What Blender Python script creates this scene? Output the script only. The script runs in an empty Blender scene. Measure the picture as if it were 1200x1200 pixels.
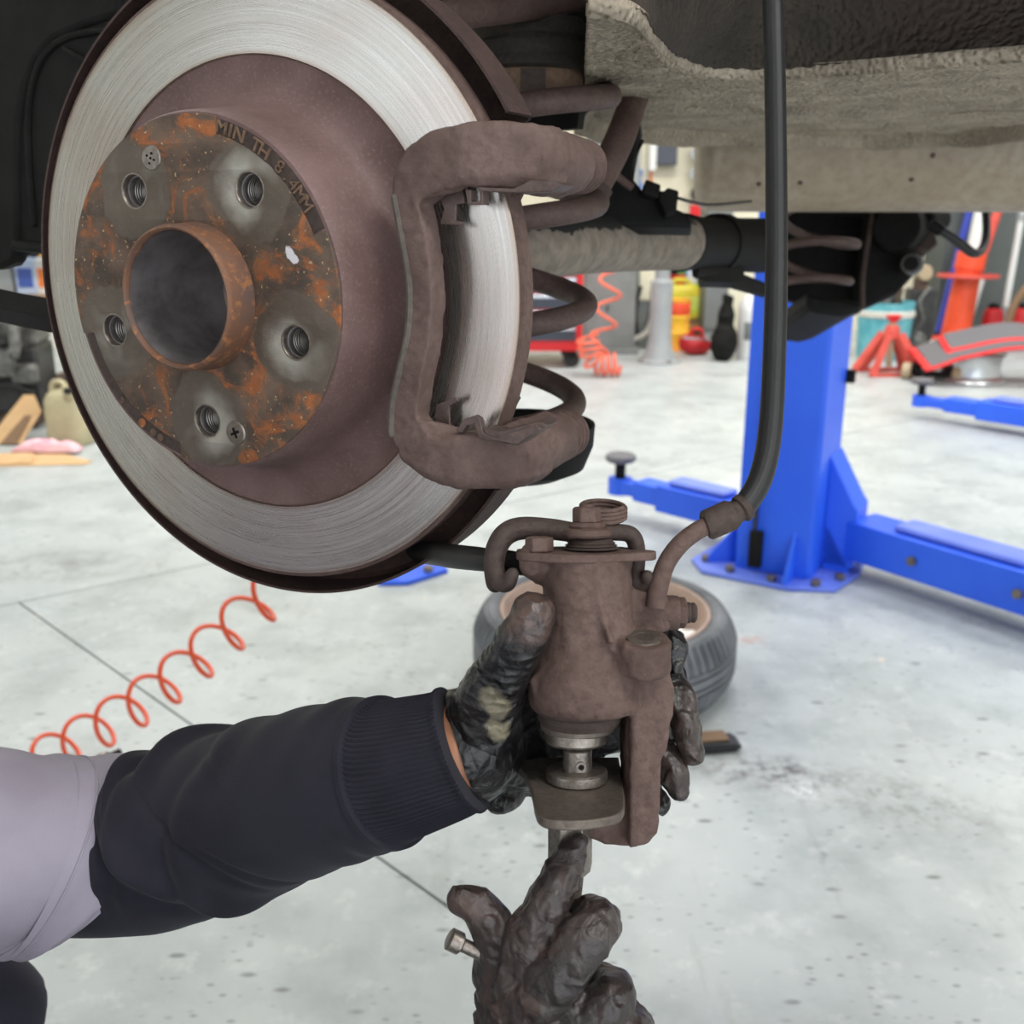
import bpy, bmesh, math, random
import numpy as np
from mathutils import Vector, Matrix, Quaternion

random.seed(7)
SC = bpy.context.scene
COL = SC.collection
rad = math.radians

# ------------------------------------------------------------------ camera
PITCH = rad(17.0)
CO = Vector((0, 0, 1.15))
CX = Vector((1, 0, 0))
CU = Vector((0, math.sin(PITCH), math.cos(PITCH)))
CF = Vector((0, math.cos(PITCH), -math.sin(PITCH)))
cam = bpy.data.cameras.new('camera')
cam.lens, cam.sensor_width, cam.sensor_height = 36.0, 36.0, 36.0
cam.clip_start, cam.clip_end = 0.02, 100
cam_ob = bpy.data.objects.new('camera', cam)
COL.objects.link(cam_ob)
cam_ob.location = CO
cam_ob.rotation_euler = (rad(90) - PITCH, 0, 0)
SC.camera = cam_ob
cam.dof.use_dof = True
cam.dof.focus_distance = 0.50
cam.dof.aperture_fstop = 13.0

# ------------------------------------------------------------------ view, world, lights
vs = SC.view_settings
vs.view_transform = 'Standard'
vs.look = 'None'
vs.gamma = 1.0
vs.use_curve_mapping = False
vs.exposure = 0.08
world = bpy.data.worlds.new('world')
SC.world = world
world.use_nodes = True
world.node_tree.nodes['Background'].inputs['Color'].default_value = (0.86, 0.93, 1.0, 1)
world.node_tree.nodes['Background'].inputs['Strength'].default_value = 2.9

def area(name, loc, sx, sy, power, col=(1, 1, 1), rot=(0, 0, 0)):
    l = bpy.data.lights.new(name, 'AREA')
    l.shape = 'RECTANGLE'
    l.size, l.size_y, l.energy, l.color = sx, sy, power, col
    o = bpy.data.objects.new(name, l)
    COL.objects.link(o)
    o.location = loc
    o.rotation_euler = rot
    return o

for (lx, ly, pw) in [(1.6, -0.8, 70), (4.4, -0.8, 70), (-2.4, 3.4, 65), (1.2, 3.4, 85), (4.4, 3.2, 85), (-2.4, 6.6, 100), (1.2, 6.8, 100), (4.4, 6.8, 100)]:
    area('ceiling_lamp', (lx, ly, 4.05), 1.5, 0.3, pw, (1.0, 0.985, 0.95))

# ------------------------------------------------------------------ helpers: rays, frames
def ray(px, py):
    return CF + CX * ((px - 600) / 1200.0) + CU * ((600 - py) / 1200.0)

def W(px, py, d):
    """world point on the line of sight of a photo pixel, at real depth d (metres)"""
    return CO + ray(px, py) * d

def G(px, py, z=0.0):
    r = ray(px, py)
    return CO + r * ((z - CO.z) / r.z)

def WY(px, py, Y):
    r = ray(px, py)
    return CO + r * (Y / r.y)

class Frame:
    def __init__(s, o, ex, ey, ez):
        s.o, s.e = Vector(o), (Vector(ex), Vector(ey), Vector(ez))
        s.M = Matrix(((ex[0], ey[0], ez[0], o[0]), (ex[1], ey[1], ez[1], o[1]), (ex[2], ey[2], ez[2], o[2]), (0, 0, 0, 1)))
        s.I = s.M.inverted()
    def hit(s, px, py, val=0.0, ax=2):
        r = ray(px, py)
        n = s.e[ax]
        k = ((s.o + n * val - CO).dot(n)) / r.dot(n)
        return s.I @ (CO + r * k)
    def loc(s, p):
        return s.I @ Vector(p)
    def out(s, p):
        return s.M @ Vector(p)

def yawframe(o, a=0.0):
    c, s_ = math.cos(a), math.sin(a)
    return Frame(o, (c, s_, 0), (-s_, c, 0), (0, 0, 1))

# ------------------------------------------------------------------ helpers: noise
def _h(i, j, k, s):
    v = np.sin(i * 127.1 + j * 311.7 + k * 74.7 + s * 53.3) * 43758.5453
    return v - np.floor(v)

def vnoise(P, s=0):
    P = np.asarray(P, float)
    I = np.floor(P)
    F = P - I
    F = F * F * (3 - 2 * F)
    r = 0
    for a in (0, 1):
        for b in (0, 1):
            for c in (0, 1):
                w = (F[:, 0] if a else 1 - F[:, 0]) * (F[:, 1] if b else 1 - F[:, 1]) * (F[:, 2] if c else 1 - F[:, 2])
                r = r + w * _h(I[:, 0] + a, I[:, 1] + b, I[:, 2] + c, s)
    return r * 2 - 1

def ridge(P, s=0):
    return 1 - np.abs(vnoise(P, s))

# ------------------------------------------------------------------ helpers: mesh building
def catmull(pts, k=6):
    pts = [np.array(p, float) for p in pts]
    if len(pts) < 3:
        return [pts[0] + (pts[-1] - pts[0]) * i / k for i in range(k + 1)]
    P = [2 * pts[0] - pts[1]] + pts + [2 * pts[-1] - pts[-2]]
    out = []
    for i in range(1, len(P) - 2):
        a, b, c, d = P[i - 1], P[i], P[i + 1], P[i + 2]
        for j in range(k):
            t = j / k
            out.append(0.5 * (2 * b + (c - a) * t + (2 * a - 5 * b + 4 * c - d) * t * t + (3 * b - a - 3 * c + d) * t ** 3))
    out.append(P[-2])
    return out

MATS = {}
WORLD_M = {}

class MB:
    def __init__(s):
        s.v, s.f = [], []
    def add(s, v, f):
        n = len(s.v)
        s.v += [tuple(p) for p in v]
        s.f += [tuple(i + n for i in q) for q in f]
        return s
    def box(s, c, size, rot=None, taper=1.0):
        hx, hy, hz = size[0] / 2, size[1] / 2, size[2] / 2
        v = []
        for z in (-1, 1):
            k = taper if z > 0 else 1
            for (x, y) in ((-1, -1), (1, -1), (1, 1), (-1, 1)):
                p = Vector((x * hx * k, y * hy * k, z * hz))
                if rot is not None:
                    p = rot @ p
                v.append(p + Vector(c))
        return s.add(v, [(0, 3, 2, 1), (4, 5, 6, 7), (0, 1, 5, 4), (1, 2, 6, 5), (2, 3, 7, 6), (3, 0, 4, 7)])
    def prism(s, poly, d):
        """poly: list of 3-D points, d: extrusion vector"""
        n = len(poly)
        a = [Vector(p) for p in poly]
        d = Vector(d)
        v = a + [p + d for p in a]
        f = [tuple(range(n - 1, -1, -1)), tuple(range(n, 2 * n))]
        f += [(i, (i + 1) % n, n + (i + 1) % n, n + i) for i in range(n)]
        return s.add(v, f)
    def lathe(s, prof, n=48, o=(0, 0, 0), ax='z', close=False, a0=0.0, a1=None, fn=None, caps=True):
        """prof: (r, h) pairs; revolved about an axis through o"""
        full = a1 is None
        A = 2 * math.pi if full else a1 - a0
        m = n if full else n + 1
        v = []
        for i in range(m):
            t = a0 + A * i / n
            c, q = math.cos(t), math.sin(t)
            for j, (r, h) in enumerate(prof):
                if fn:
                    r, h = fn(r, h, t, j)
                if ax == 'z':
                    p = (r * c, r * q, h)
                elif ax == 'y':
                    p = (r * c, h, -r * q)
                else:
                    p = (h, r * c, r * q)
                v.append((p[0] + o[0], p[1] + o[1], p[2] + o[2]))
        k = len(prof)
        f = []
        for i in range(n):
            b = (i + 1) % m
            for j in range(k - 1 + (1 if close else 0)):
                j2 = (j + 1) % k
                f.append((i * k + j, b * k + j, b * k + j2, i * k + j2))
        if not close and full and caps:
            if prof[0][0] > 1e-9:
                f.append(tuple(i * k for i in range(n - 1, -1, -1)))
            if prof[-1][0] > 1e-9:
                f.append(tuple(i * k + k - 1 for i in range(n)))
        if not full and close:
            f.append(tuple(range(k - 1, -1, -1)))
            f.append(tuple((m - 1) * k + j for j in range(k)))
        return s.add(v, f)
    def tube(s, pts, r, n=12, k=0, cap='flat', closed=False, flat=None, up=None, fn=None):
        """swept tube. r: number or list; flat: (a, b) scale of the section; cap 'flat' or 'round'"""
        P = [np.array(p, float) for p in pts]
        R = list(r) if isinstance(r, (list, tuple, np.ndarray)) else [r] * len(P)
        if k:
            Q = catmull([np.append(p, rr) for p, rr in zip(P, R)], k)
            P = [q[:3] for q in Q]
            R = [max(q[3], 1e-5) for q in Q]
        if cap == 'round' and not closed:
            def ends(p, q, rr):
                d = (p - q) / (np.linalg.norm(p - q) + 1e-12)
                return [(p + d * rr * math.sin(a), rr * math.cos(a)) for a in (rad(30), rad(58), rad(80))]
            e0 = ends(P[0], P[1], R[0])[::-1]
            e1 = ends(P[-1], P[-2], R[-1])
            P = [e[0] for e in e0] + P + [e[0] for e in e1]
            R = [e[1] for e in e0] + R + [e[1] for e in e1]
        m = len(P)
        T = []
        for i in range(m):
            if closed:
                d = P[(i + 1) % m] - P[i - 1]
            else:
                d = P[min(i + 1, m - 1)] - P[max(i - 1, 0)]
            T.append(d / (np.linalg.norm(d) + 1e-12))
        ref = np.array(up, float) if up is not None else np.array((0, 0, 1.0))
        if abs(ref @ T[0]) > 0.95:
            ref = np.array((0, 1.0, 0)) if up is None else np.array((1.0, 0.1, 0))
        N = ref - T[0] * (ref @ T[0])
        N /= np.linalg.norm(N)
        v = []
        fa, fb = flat if flat else (1, 1)
        for i in range(m):
            if up is not None:
                N2 = ref - T[i] * (ref @ T[i])
                if np.linalg.norm(N2) > 0.05:
                    N = N2
            N = N - T[i] * (N @ T[i])
            N /= np.linalg.norm(N)
            B = np.cross(T[i], N)
            for j in range(n):
                a = 2 * math.pi * j / n
                rr = R[i]
                if fn:
                    rr = fn(rr, i / (m - 1), a)
                v.append(P[i] + N * (rr * fa * math.cos(a)) + B * (rr * fb * math.sin(a)))
        f = []
        for i in range(m if closed else m - 1):
            b = (i + 1) % m
            for j in range(n):
                j2 = (j + 1) % n
                f.append((i * n + j, i * n + j2, b * n + j2, b * n + j))
        if not closed:
            f.append(tuple(range(n - 1, -1, -1)))
            f.append(tuple((m - 1) * n + j for j in range(n)))
        return s.add(v, f)
    def ell(s, c, r, n=16, rot=None):
        v, f = [], []
        m = n // 2
        for i in range(m + 1):
            a = math.pi * i / m
            for j in range(n):
                b = 2 * math.pi * j / n
                p = Vector((r[0] * math.sin(a) * math.cos(b), r[1] * math.sin(a) * math.sin(b), r[2] * math.cos(a)))
                if rot is not None:
                    p = rot @ p
                v.append(p + Vector(c))
        for i in range(m):
            for j in range(n):
                j2 = (j + 1) % n
                f.append((i * n + j, (i + 1) * n + j, (i + 1) * n + j2, i * n + j2))
        return s.add(v, f)
    def hull(s, pts):
        bm = bmesh.new()
        for p in pts:
            bm.verts.new(p)
        r = bmesh.ops.convex_hull(bm, input=bm.verts)
        bmesh.ops.delete(bm, geom=[g for g in bm.verts if not g.link_faces], context='VERTS')
        bm.verts.index_update()
        v = [tuple(q.co) for q in bm.verts]
        f = [tuple(q.index for q in fc.verts) for fc in bm.faces]
        bm.free()
        return s.add(v, f)
    def hex(s, o, r, h, ax='z', n=6, ch=0.12):
        return s.lathe([(r * (1 - ch), 0), (r, h * .12), (r, h * .85), (r * (1 - ch), h)], n, o, ax)

def mesh_from(v, f, name, mat, angle=35, smooth=True):
    me = bpy.data.meshes.new(name)
    me.from_pydata([tuple(p) for p in v], [], f)
    me.validate()
    bm = bmesh.new()
    bm.from_mesh(me)
    bmesh.ops.remove_doubles(bm, verts=bm.verts, dist=1e-7)
    bmesh.ops.recalc_face_normals(bm, faces=bm.faces)
    bm.to_mesh(me)
    bm.free()
    if smooth:
        me.polygons.foreach_set('use_smooth', [True] * len(me.polygons))
        me.set_sharp_from_angle(angle=rad(angle))
    if mat:
        me.materials.append(MATS[mat])
    return me

def thing(name, label, cat, frame=None, group=None, loc=None):
    o = bpy.data.objects.new(name, None)
    COL.objects.link(o)
    o.empty_display_size = 0.05
    M = frame.M.copy() if frame else Matrix.Translation(Vector(loc or (0, 0, 0)))
    o.matrix_world = M
    WORLD_M[o.name] = M
    return tag(o, label, cat, group)

def tag(o, label, cat, group=None):
    o['label'], o['category'] = label, cat
    if group:
        o['group'] = group
    return o

def struct(o):
    o['kind'] = 'structure'
    return o

def build(mb, name, mat, parent=None, frame=None, bevel=0, seg=2, angle=35, label=None, world_coords=False, smooth=True, solid=0):
    v = mb.v
    if parent is not None:
        PM = WORLD_M[parent.name]
        if world_coords:
            I = PM.inverted()
            v = [I @ Vector(p) for p in v]
        elif frame is not None:
            K = PM.inverted() @ frame.M
            v = [K @ Vector(p) for p in v]
        M = PM
    else:
        if frame is not None:
            M = frame.M.copy()
        else:
            a = np.array([tuple(p) for p in v])
            c = Vector(((a[:, 0].min() + a[:, 0].max()) / 2, (a[:, 1].min() + a[:, 1].max()) / 2, a[:, 2].min()))
            M = Matrix.Translation(c)
            v = [Vector(p) - c for p in v]
    o = bpy.data.objects.new(name, mesh_from(v, mb.f, name, mat, angle, smooth))
    COL.objects.link(o)
    if parent is not None:
        o.parent = parent
    else:
        o.matrix_world = M
    WORLD_M[o.name] = M
    if solid:
        m = o.modifiers.new('solid', 'SOLIDIFY')
        m.thickness = solid
        m.offset = 0
    if bevel:
        m = o.modifiers.new('bevel', 'BEVEL')
        m.width, m.segments, m.limit_method, m.angle_limit = bevel, seg, 'ANGLE', rad(40)
        m.harden_normals = False
    if label:
        o['label'] = label
    return o

def fuse(mb, voxel=0.0015, smooth=6, disp=None, fac=0.5):
    """melt overlapping solids into one continuous skin; returns a new MB"""
    me = bpy.data.meshes.new('fuse')
    me.from_pydata([tuple(p) for p in mb.v], [], mb.f)
    bm = bmesh.new()
    bm.from_mesh(me)
    bmesh.ops.recalc_face_normals(bm, faces=bm.faces)
    bm.to_mesh(me)
    bm.free()
    o = bpy.data.objects.new('fuse', me)
    COL.objects.link(o)
    m = o.modifiers.new('r', 'REMESH')
    m.mode, m.voxel_size, m.adaptivity = 'VOXEL', voxel, 0
    if smooth:
        q = o.modifiers.new('s', 'SMOOTH')
        q.factor, q.iterations = fac, smooth
    dg = bpy.context.evaluated_depsgraph_get()
    ev = o.evaluated_get(dg).to_mesh()
    n = len(ev.vertices)
    P = np.zeros(n * 3)
    N = np.zeros(n * 3)
    ev.vertices.foreach_get('co', P)
    ev.vertices.foreach_get('normal', N)
    P, N = P.reshape(-1, 3), N.reshape(-1, 3)
    F = [tuple(p.vertices) for p in ev.polygons]
    if disp is not None:
        P = P + N * disp(P, N)[:, None]
    o.evaluated_get(dg).to_mesh_clear()
    bpy.data.objects.remove(o)
    bpy.data.meshes.remove(me)
    r = MB()
    r.v = [tuple(p) for p in P]
    r.f = F
    return r

def copy_tree(o, loc=None, mat=None):
    c = o.copy()
    COL.objects.link(c)
    WORLD_M[c.name] = WORLD_M[o.name]
    for ch in list(o.children):
        d = ch.copy()
        COL.objects.link(d)
        d.parent = c
        for g in list(ch.children):
            e = g.copy()
            COL.objects.link(e)
            e.parent = d
    return c

# ------------------------------------------------------------------ materials
def lin(c):
    return tuple(((x / 255) / 12.92 if x / 255 <= 0.04045 else ((x / 255 + 0.055) / 1.055) ** 2.4) for x in c)

class NT:
    def __init__(s, name):
        s.m = bpy.data.materials.new(name)
        s.m.use_nodes = True
        s.t = s.m.node_tree
        s.b = s.t.nodes['Principled BSDF']
        MATS[name] = s.m
        s._co = None
    def n(s, ty, **kw):
        x = s.t.nodes.new(ty)
        for k, v in kw.items():
            if k == 'ins':
                for a, b in v.items():
                    s.set(x, a, b)
            else:
                setattr(x, k, v)
        return x
    def set(s, x, a, b):
        if isinstance(b, bpy.types.NodeSocket):
            s.t.links.new(b, x.inputs[a])
        else:
            x.inputs[a].default_value = b
    def co(s):
        if s._co is None:
            s._co = s.n('ShaderNodeTexCoord').outputs['Object']
        return s._co
    def noise(s, scale, detail=4, rough=0.55, vec=None, dist=0.0):
        x = s.n('ShaderNodeTexNoise', ins={'Scale': scale, 'Detail': detail, 'Roughness': rough, 'Distortion': dist, 'Vector': vec or s.co()})
        return x.outputs['Fac']
    def voro(s, scale, vec=None, feature='F1'):
        x = s.n('ShaderNodeTexVoronoi', feature=feature, ins={'Scale': scale, 'Vector': vec or s.co()})
        return x.outputs['Distance']
    def ramp(s, fac, a, b, lo=0.0, hi=1.0):
        x = s.n('ShaderNodeMapRange', ins={'Value': fac, 'From Min': a, 'From Max': b, 'To Min': lo, 'To Max': hi})
        x.clamp = True
        return x.outputs['Result']
    def mix(s, fac, a, b):
        x = s.n('ShaderNodeMix', data_type='RGBA')
        s.set(x, 0, fac)
        for i, c in ((6, a), (7, b)):
            if isinstance(c, bpy.types.NodeSocket):
                s.t.links.new(c, x.inputs[i])
            else:
                x.inputs[i].default_value = (*lin(c), 1)
        return x.outputs[2]
    def math(s, op, a, b=0.0):
        x = s.n('ShaderNodeMath', operation=op)
        s.set(x, 0, a)
        s.set(x, 1, b)
        return x.outputs[0]
    def map(s, scale=(1, 1, 1), rot=(0, 0, 0), loc=(0, 0, 0), vec=None):
        x = s.n('ShaderNodeMapping', ins={'Vector': vec or s.co(), 'Scale': scale, 'Rotation': rot, 'Location': loc})
        return x.outputs[0]
    def bump(s, h, strength=0.3, dist=0.001, normal=None):
        x = s.n('ShaderNodeBump', ins={'Height': h, 'Strength': strength, 'Distance': dist})
        if normal is not None:
            s.set(x, 'Normal', normal)
        return x.outputs[0]
    def put(s, **kw):
        names = dict(col='Base Color', rough='Roughness', metal='Metallic', normal='Normal', coat='Coat Weight', spec='Specular IOR Level',
                     sheen='Sheen Weight', alpha='Alpha', trans='Transmission Weight', aniso='Anisotropic', tangent='Tangent', ior='IOR')
        for k, v in kw.items():
            if k == 'col' and isinstance(v, tuple):
                v = (*lin(v), 1)
            s.set(s.b, names[k], v)
        return s.m

def simple(name, col, rough=0.5, metal=0.0, col2=None, vs_=30, bump=0.0, bs=400, bd=0.0005, coat=0, spec=0.5):
    t = NT(name)
    c = t.mix(t.ramp(t.noise(vs_), 0.35, 0.65), col, col2) if col2 else col
    t.put(col=c, rough=rough, metal=metal, coat=coat, spec=spec)
    if bump:
        t.put(normal=t.bump(t.noise(bs, 3), bump, bd))
    return t.m

def cast_mat(name, c1, c2, c3, rough=0.75, sc=1.0, metal=0.15, spec=0.4):
    t = NT(name)
    n1 = t.ramp(t.noise(35 * sc, 5, 0.6), 0.35, 0.65)
    n2 = t.ramp(t.noise(300 * sc, 3, 0.6), 0.42, 0.66)
    n3 = t.ramp(t.noise(900 * sc, 2, 0.5), 0.70, 0.78)
    c = t.mix(n1, c1, c2)
    c = t.mix(t.math('MULTIPLY', n2, 0.55), c, c3)
    c = t.mix(t.math('MULTIPLY', n3, 0.3), c, (160, 142, 132))
    t.put(col=c, rough=rough, metal=metal, normal=t.bump(t.noise(700 * sc, 4, 0.6), 0.5, 0.0006), spec=spec)
    return t.m

cast_mat('cast_brown', (86, 67, 61), (106, 85, 78), (74, 55, 49))
cast_mat('cast_mauve', (110, 90, 84), (90, 71, 66), (84, 65, 59))
cast_mat('cast_dark', (66, 54, 50), (82, 68, 62), (54, 44, 40))
cast_mat('spring_paint', (84, 66, 61), (100, 80, 74), (66, 52, 49), rough=0.6)
cast_mat('steel_plate', (122, 111, 102), (102, 92, 84), (80, 71, 65), rough=0.5, metal=0.55)
cast_mat('steel_tool', (152, 143, 134), (124, 114, 106), (96, 87, 80), rough=0.34, metal=0.8)
cast_mat('black_metal', (20, 19, 19), (28, 26, 25), (15, 14, 14), rough=0.65, metal=0.0, spec=0.15)
cast_mat('axle_dirt', (104, 96, 88), (88, 80, 74), (76, 70, 66), rough=0.9, metal=0)
cast_mat('muffler_metal', (172, 158, 138), (158, 142, 122), (144, 124, 104), rough=0.5, sc=0.25, metal=0.0)
cast_mat('shield_rust', (64, 48, 44), (78, 58, 53), (50, 38, 36), rough=0.7)
cast_mat('cast_tan', (128, 102, 82), (104, 82, 66), (84, 66, 54))
cast_mat('isolator', (58, 52, 47), (46, 41, 38), (70, 62, 56), rough=0.8, metal=0.0, spec=0.25)
cast_mat('clip_steel', (104, 88, 84), (82, 70, 68), (120, 100, 92), rough=0.45, metal=0.5)

simple('black_rubber', (24, 23, 23), 0.5, col2=(32, 30, 30), vs_=60, bump=0.25, bs=500)
simple('black_plastic', (20, 20, 18), 0.7, col2=(28, 27, 25), vs_=40, bump=0.4, bs=350, spec=0.15)
simple('blue_paint', (34, 88, 222), 0.42, col2=(42, 98, 230), vs_=3)
simple('blue_paint_pale', (116, 136, 222), 0.5, col2=(88, 112, 210), vs_=3)
simple('red_paint', (214, 34, 40), 0.4)
simple('red_paint_worn', (214, 86, 72), 0.5, col2=(196, 70, 60), vs_=12)
simple('red_dark', (176, 22, 28), 0.45)
simple('orange_paint', (232, 84, 44), 0.45, col2=(222, 76, 40), vs_=10)
simple('orange_hose', (222, 78, 34), 0.35)
simple('orange_hose_pale', (240, 112, 84), 0.4)
simple('drawer_grey', (62, 66, 78), 0.4)
simple('chrome', (214, 216, 220), 0.25, 0.9)
simple('grey_panel', (112, 116, 116), 0.55, col2=(122, 126, 124), vs_=4)
simple('grey_pillar', (136, 140, 138), 0.6, col2=(120, 124, 122), vs_=5)
simple('grey_post', (158, 162, 164), 0.5, col2=(146, 150, 152), vs_=6)
simple('wall_cream', (236, 230, 206), 0.7, col2=(228, 222, 198), vs_=2)
simple('wall_white', (214, 214, 208), 0.75, col2=(206, 206, 200), vs_=2)
simple('wall_dark', (78, 84, 84), 0.65, col2=(88, 94, 93), vs_=2)
simple('ceiling_white', (225, 225, 222), 0.8)
simple('white_plastic', (228, 228, 226), 0.4)
simple('white_plastic_dirty', (196, 192, 182), 0.5, col2=(216, 212, 204), vs_=8)
simple('jug_plastic', (186, 176, 140), 0.45, col2=(168, 158, 128), vs_=9)
simple('yellow_plastic', (226, 208, 40), 0.4, col2=(232, 222, 70), vs_=6)
simple('lime_plastic', (220, 232, 130), 0.4, col2=(206, 226, 60), vs_=8)
simple('drum_yellow', (238, 190, 50), 0.45, col2=(232, 140, 46), vs_=5)
simple('green_plastic', (48, 128, 62), 0.45)
simple('teal_paint', (78, 158, 172), 0.5, col2=(116, 186, 194), vs_=9)
simple('blue_plastic', (60, 110, 196), 0.4)
simple('pale_blue_plastic', (188, 204, 232), 0.4)
simple('navy_label', (66, 90, 170), 0.5)
simple('orange_label', (238, 130, 60), 0.5)
simple('pole_blue', (58, 74, 176), 0.45)
simple('pole_white', (222, 224, 222), 0.45)
simple('alloy', (198, 200, 202), 0.32, 0.85)
simple('rim_tan', (150, 128, 116), 0.5, 0.3, col2=(170, 146, 132), vs_=12)
simple('rim_white', (236, 232, 228), 0.4, 0.0)
simple('pad_grey', (98, 96, 100), 0.6)
simple('caster_tan', (172, 152, 124), 0.6)
simple('cardboard', (206, 170, 126), 0.8, col2=(194, 156, 112), vs_=9)
simple('pink_cloth', (232, 170, 184), 0.85, col2=(240, 200, 206), vs_=20)
simple('lavender_cloth', (168, 164, 178), 0.85)
simple('shelf_wood', (176, 134, 90), 0.7)
simple('shelf_steel', (112, 116, 114), 0.55)
simple('engine_alloy', (120, 120, 116), 0.5, 0.4, col2=(78, 76, 74), vs_=20)
simple('engine_black', (34, 34, 36), 0.5, col2=(52, 50, 50), vs_=20)
simple('engine_rust', (92, 70, 56), 0.7, col2=(70, 56, 48), vs_=25)
simple('hazard_yellow', (226, 168, 44), 0.5)
simple('screen_dark', (58, 60, 70), 0.25)
simple('blue_cable', (44, 120, 214), 0.4)
simple('skin', (158, 106, 76), 0.5, col2=(146, 96, 68), vs_=90, bump=0.2, bs=900, bd=0.0003)
simple('hair', (26, 22, 20), 0.6)
simple('brown_hose', (120, 92, 66), 0.6)
simple('paper', (236, 236, 230), 0.8)
simple('drip_silver', (206, 204, 204), 0.3, 0.4)

# machined friction face: fine concentric grooves, brushed highlight
t = NT('friction_steel')
sx = t.n('ShaderNodeSeparateXYZ', ins={'Vector': t.co()})
r_ = t.math('SQRT', t.math('ADD', t.math('POWER', sx.outputs[0], 2.0), t.math('POWER', sx.outputs[1], 2.0)))
ang = t.math('ARCTAN2', sx.outputs[1], sx.outputs[0])
cv = t.n('ShaderNodeCombineXYZ', ins={'X': t.math('MULTIPLY', r_, 900.0), 'Y': t.math('MULTIPLY', ang, 0.7)}).outputs[0]
cv2 = t.n('ShaderNodeCombineXYZ', ins={'X': t.math('MULTIPLY', r_, 160.0), 'Y': t.math('MULTIPLY', ang, 0.8)}).outputs[0]
cv3 = t.n('ShaderNodeCombineXYZ', ins={'X': t.math('MULTIPLY', r_, 2200.0), 'Y': t.math('MULTIPLY', ang, 0.5)}).outputs[0]
g1 = t.noise(1.0, 3, 0.6, vec=cv)
g2 = t.noise(1.0, 3, 0.6, vec=cv2)
big = t.noise(9, 2)
c = t.mix(t.ramp(g1, 0.25, 0.75), (178, 173, 168), (206, 201, 196))
c = t.mix(t.ramp(g2, 0.52, 0.68, 0, 0.3), c, (164, 150, 138))
c = t.mix(t.ramp(big, 0.52, 0.7, 0, 0.45), c, (168, 136, 122))
edge = t.math('MAXIMUM', t.ramp(r_, 0.1485, 0.1515), t.ramp(r_, 0.1165, 0.1140))
c = t.mix(t.math('MULTIPLY', edge, 0.6), c, (150, 122, 100))
tg = t.n('ShaderNodeTangent', direction_type='RADIAL', axis='Z').outputs[0]
t.put(col=c, metal=0.92, rough=t.ramp(g1, 0.3, 0.7, 0.22, 0.34), aniso=0.85, tangent=tg)
c3 = t.mix(t.ramp(t.noise(1.0, 2, 0.5, vec=cv3), 0.3, 0.7, 0, 0.45), c, (150, 144, 137))
t.put(col=c3)

# hat face: bare metal round the wheel bolt holes, rust in between
BOLTS = [(0.0605 * math.cos(rad(54.3 + 72 * i)), 0.0605 * math.sin(rad(54.3 + 72 * i))) for i in range(5)]
t = NT('hat_face')
co = t.co()
wob = t.noise(60, 3)
near = None
for (bx, by) in BOLTS:
    d = t.n('ShaderNodeVectorMath', operation='DISTANCE')
    t.set(d, 0, co)
    d.inputs[1].default_value = (bx, by, 0.042)
    near = d.outputs['Value'] if near is None else t.math('MINIMUM', near, d.outputs['Value'])
near = t.math('ADD', near, t.math('MULTIPLY', t.math('SUBTRACT', wob, 0.5), 0.014))
clean = t.ramp(near, 0.0245, 0.0225)
bright = t.math('MULTIPLY', t.ramp(near, 0.020, 0.010), t.ramp(t.noise(17, 3), 0.46, 0.58))
base = t.mix(t.ramp(t.noise(45, 5, 0.6), 0.38, 0.62), (70, 59, 51), (106, 86, 72))
orange = t.math('MULTIPLY', t.ramp(t.noise(52, 7, 0.72, dist=0.8), 0.5, 0.62), t.math('SUBTRACT', 1.0, clean))
c = t.mix(orange, base, t.mix(t.noise(160, 3), (112, 60, 34), (176, 106, 58)))
c = t.mix(t.math('MULTIPLY', clean, 0.85), c, t.mix(t.noise(80, 4), (88, 79, 71), (116, 105, 95)))
c = t.mix(t.math('MULTIPLY', bright, 0.8), c, (178, 174, 164))
chip = t.n('ShaderNodeVectorMath', operation='LENGTH', ins={0: t.map(scale=(230, 420, 0), vec=t.map(rot=(0, 0, 0.75), vec=t.n('ShaderNodeVectorMath', operation='SUBTRACT', ins={0: co, 1: (0.0573, 0.0209, 0)}).outputs[0]))}).outputs['Value']
chip = t.math('ADD', chip, t.math('MULTIPLY', t.math('SUBTRACT', t.noise(300, 2), 0.5), 1.4))
c = t.mix(t.ramp(chip, 1.05, 0.85), c, (206, 200, 204))
spk = t.ramp(t.noise(420, 2), 0.66, 0.72)
c = t.mix(t.math('MULTIPLY', spk, t.math('SUBTRACT', 0.7, t.math('MULTIPLY', clean, 0.6))), c, (196, 164, 120))
t.put(col=c, rough=t.math('SUBTRACT', 0.72, t.math('MULTIPLY', clean, 0.24)), metal=t.math('MULTIPLY', clean, 0.5), normal=t.bump(t.noise(300, 5, 0.65), 0.5, 0.0008), spec=0.4)

# hat side wall, smooth mauve rust
t = NT('hat_side')
c = t.mix(t.ramp(t.noise(24, 4), 0.35, 0.65), (114, 90, 87), (94, 71, 67))
c = t.mix(t.ramp(t.noise(520, 4), 0.52, 0.72, 0, 0.4), c, (136, 112, 107))
t.put(col=c, rough=0.6, metal=0.1, normal=t.bump(t.noise(500, 3), 0.35, 0.0005), spec=0.45)

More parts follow.
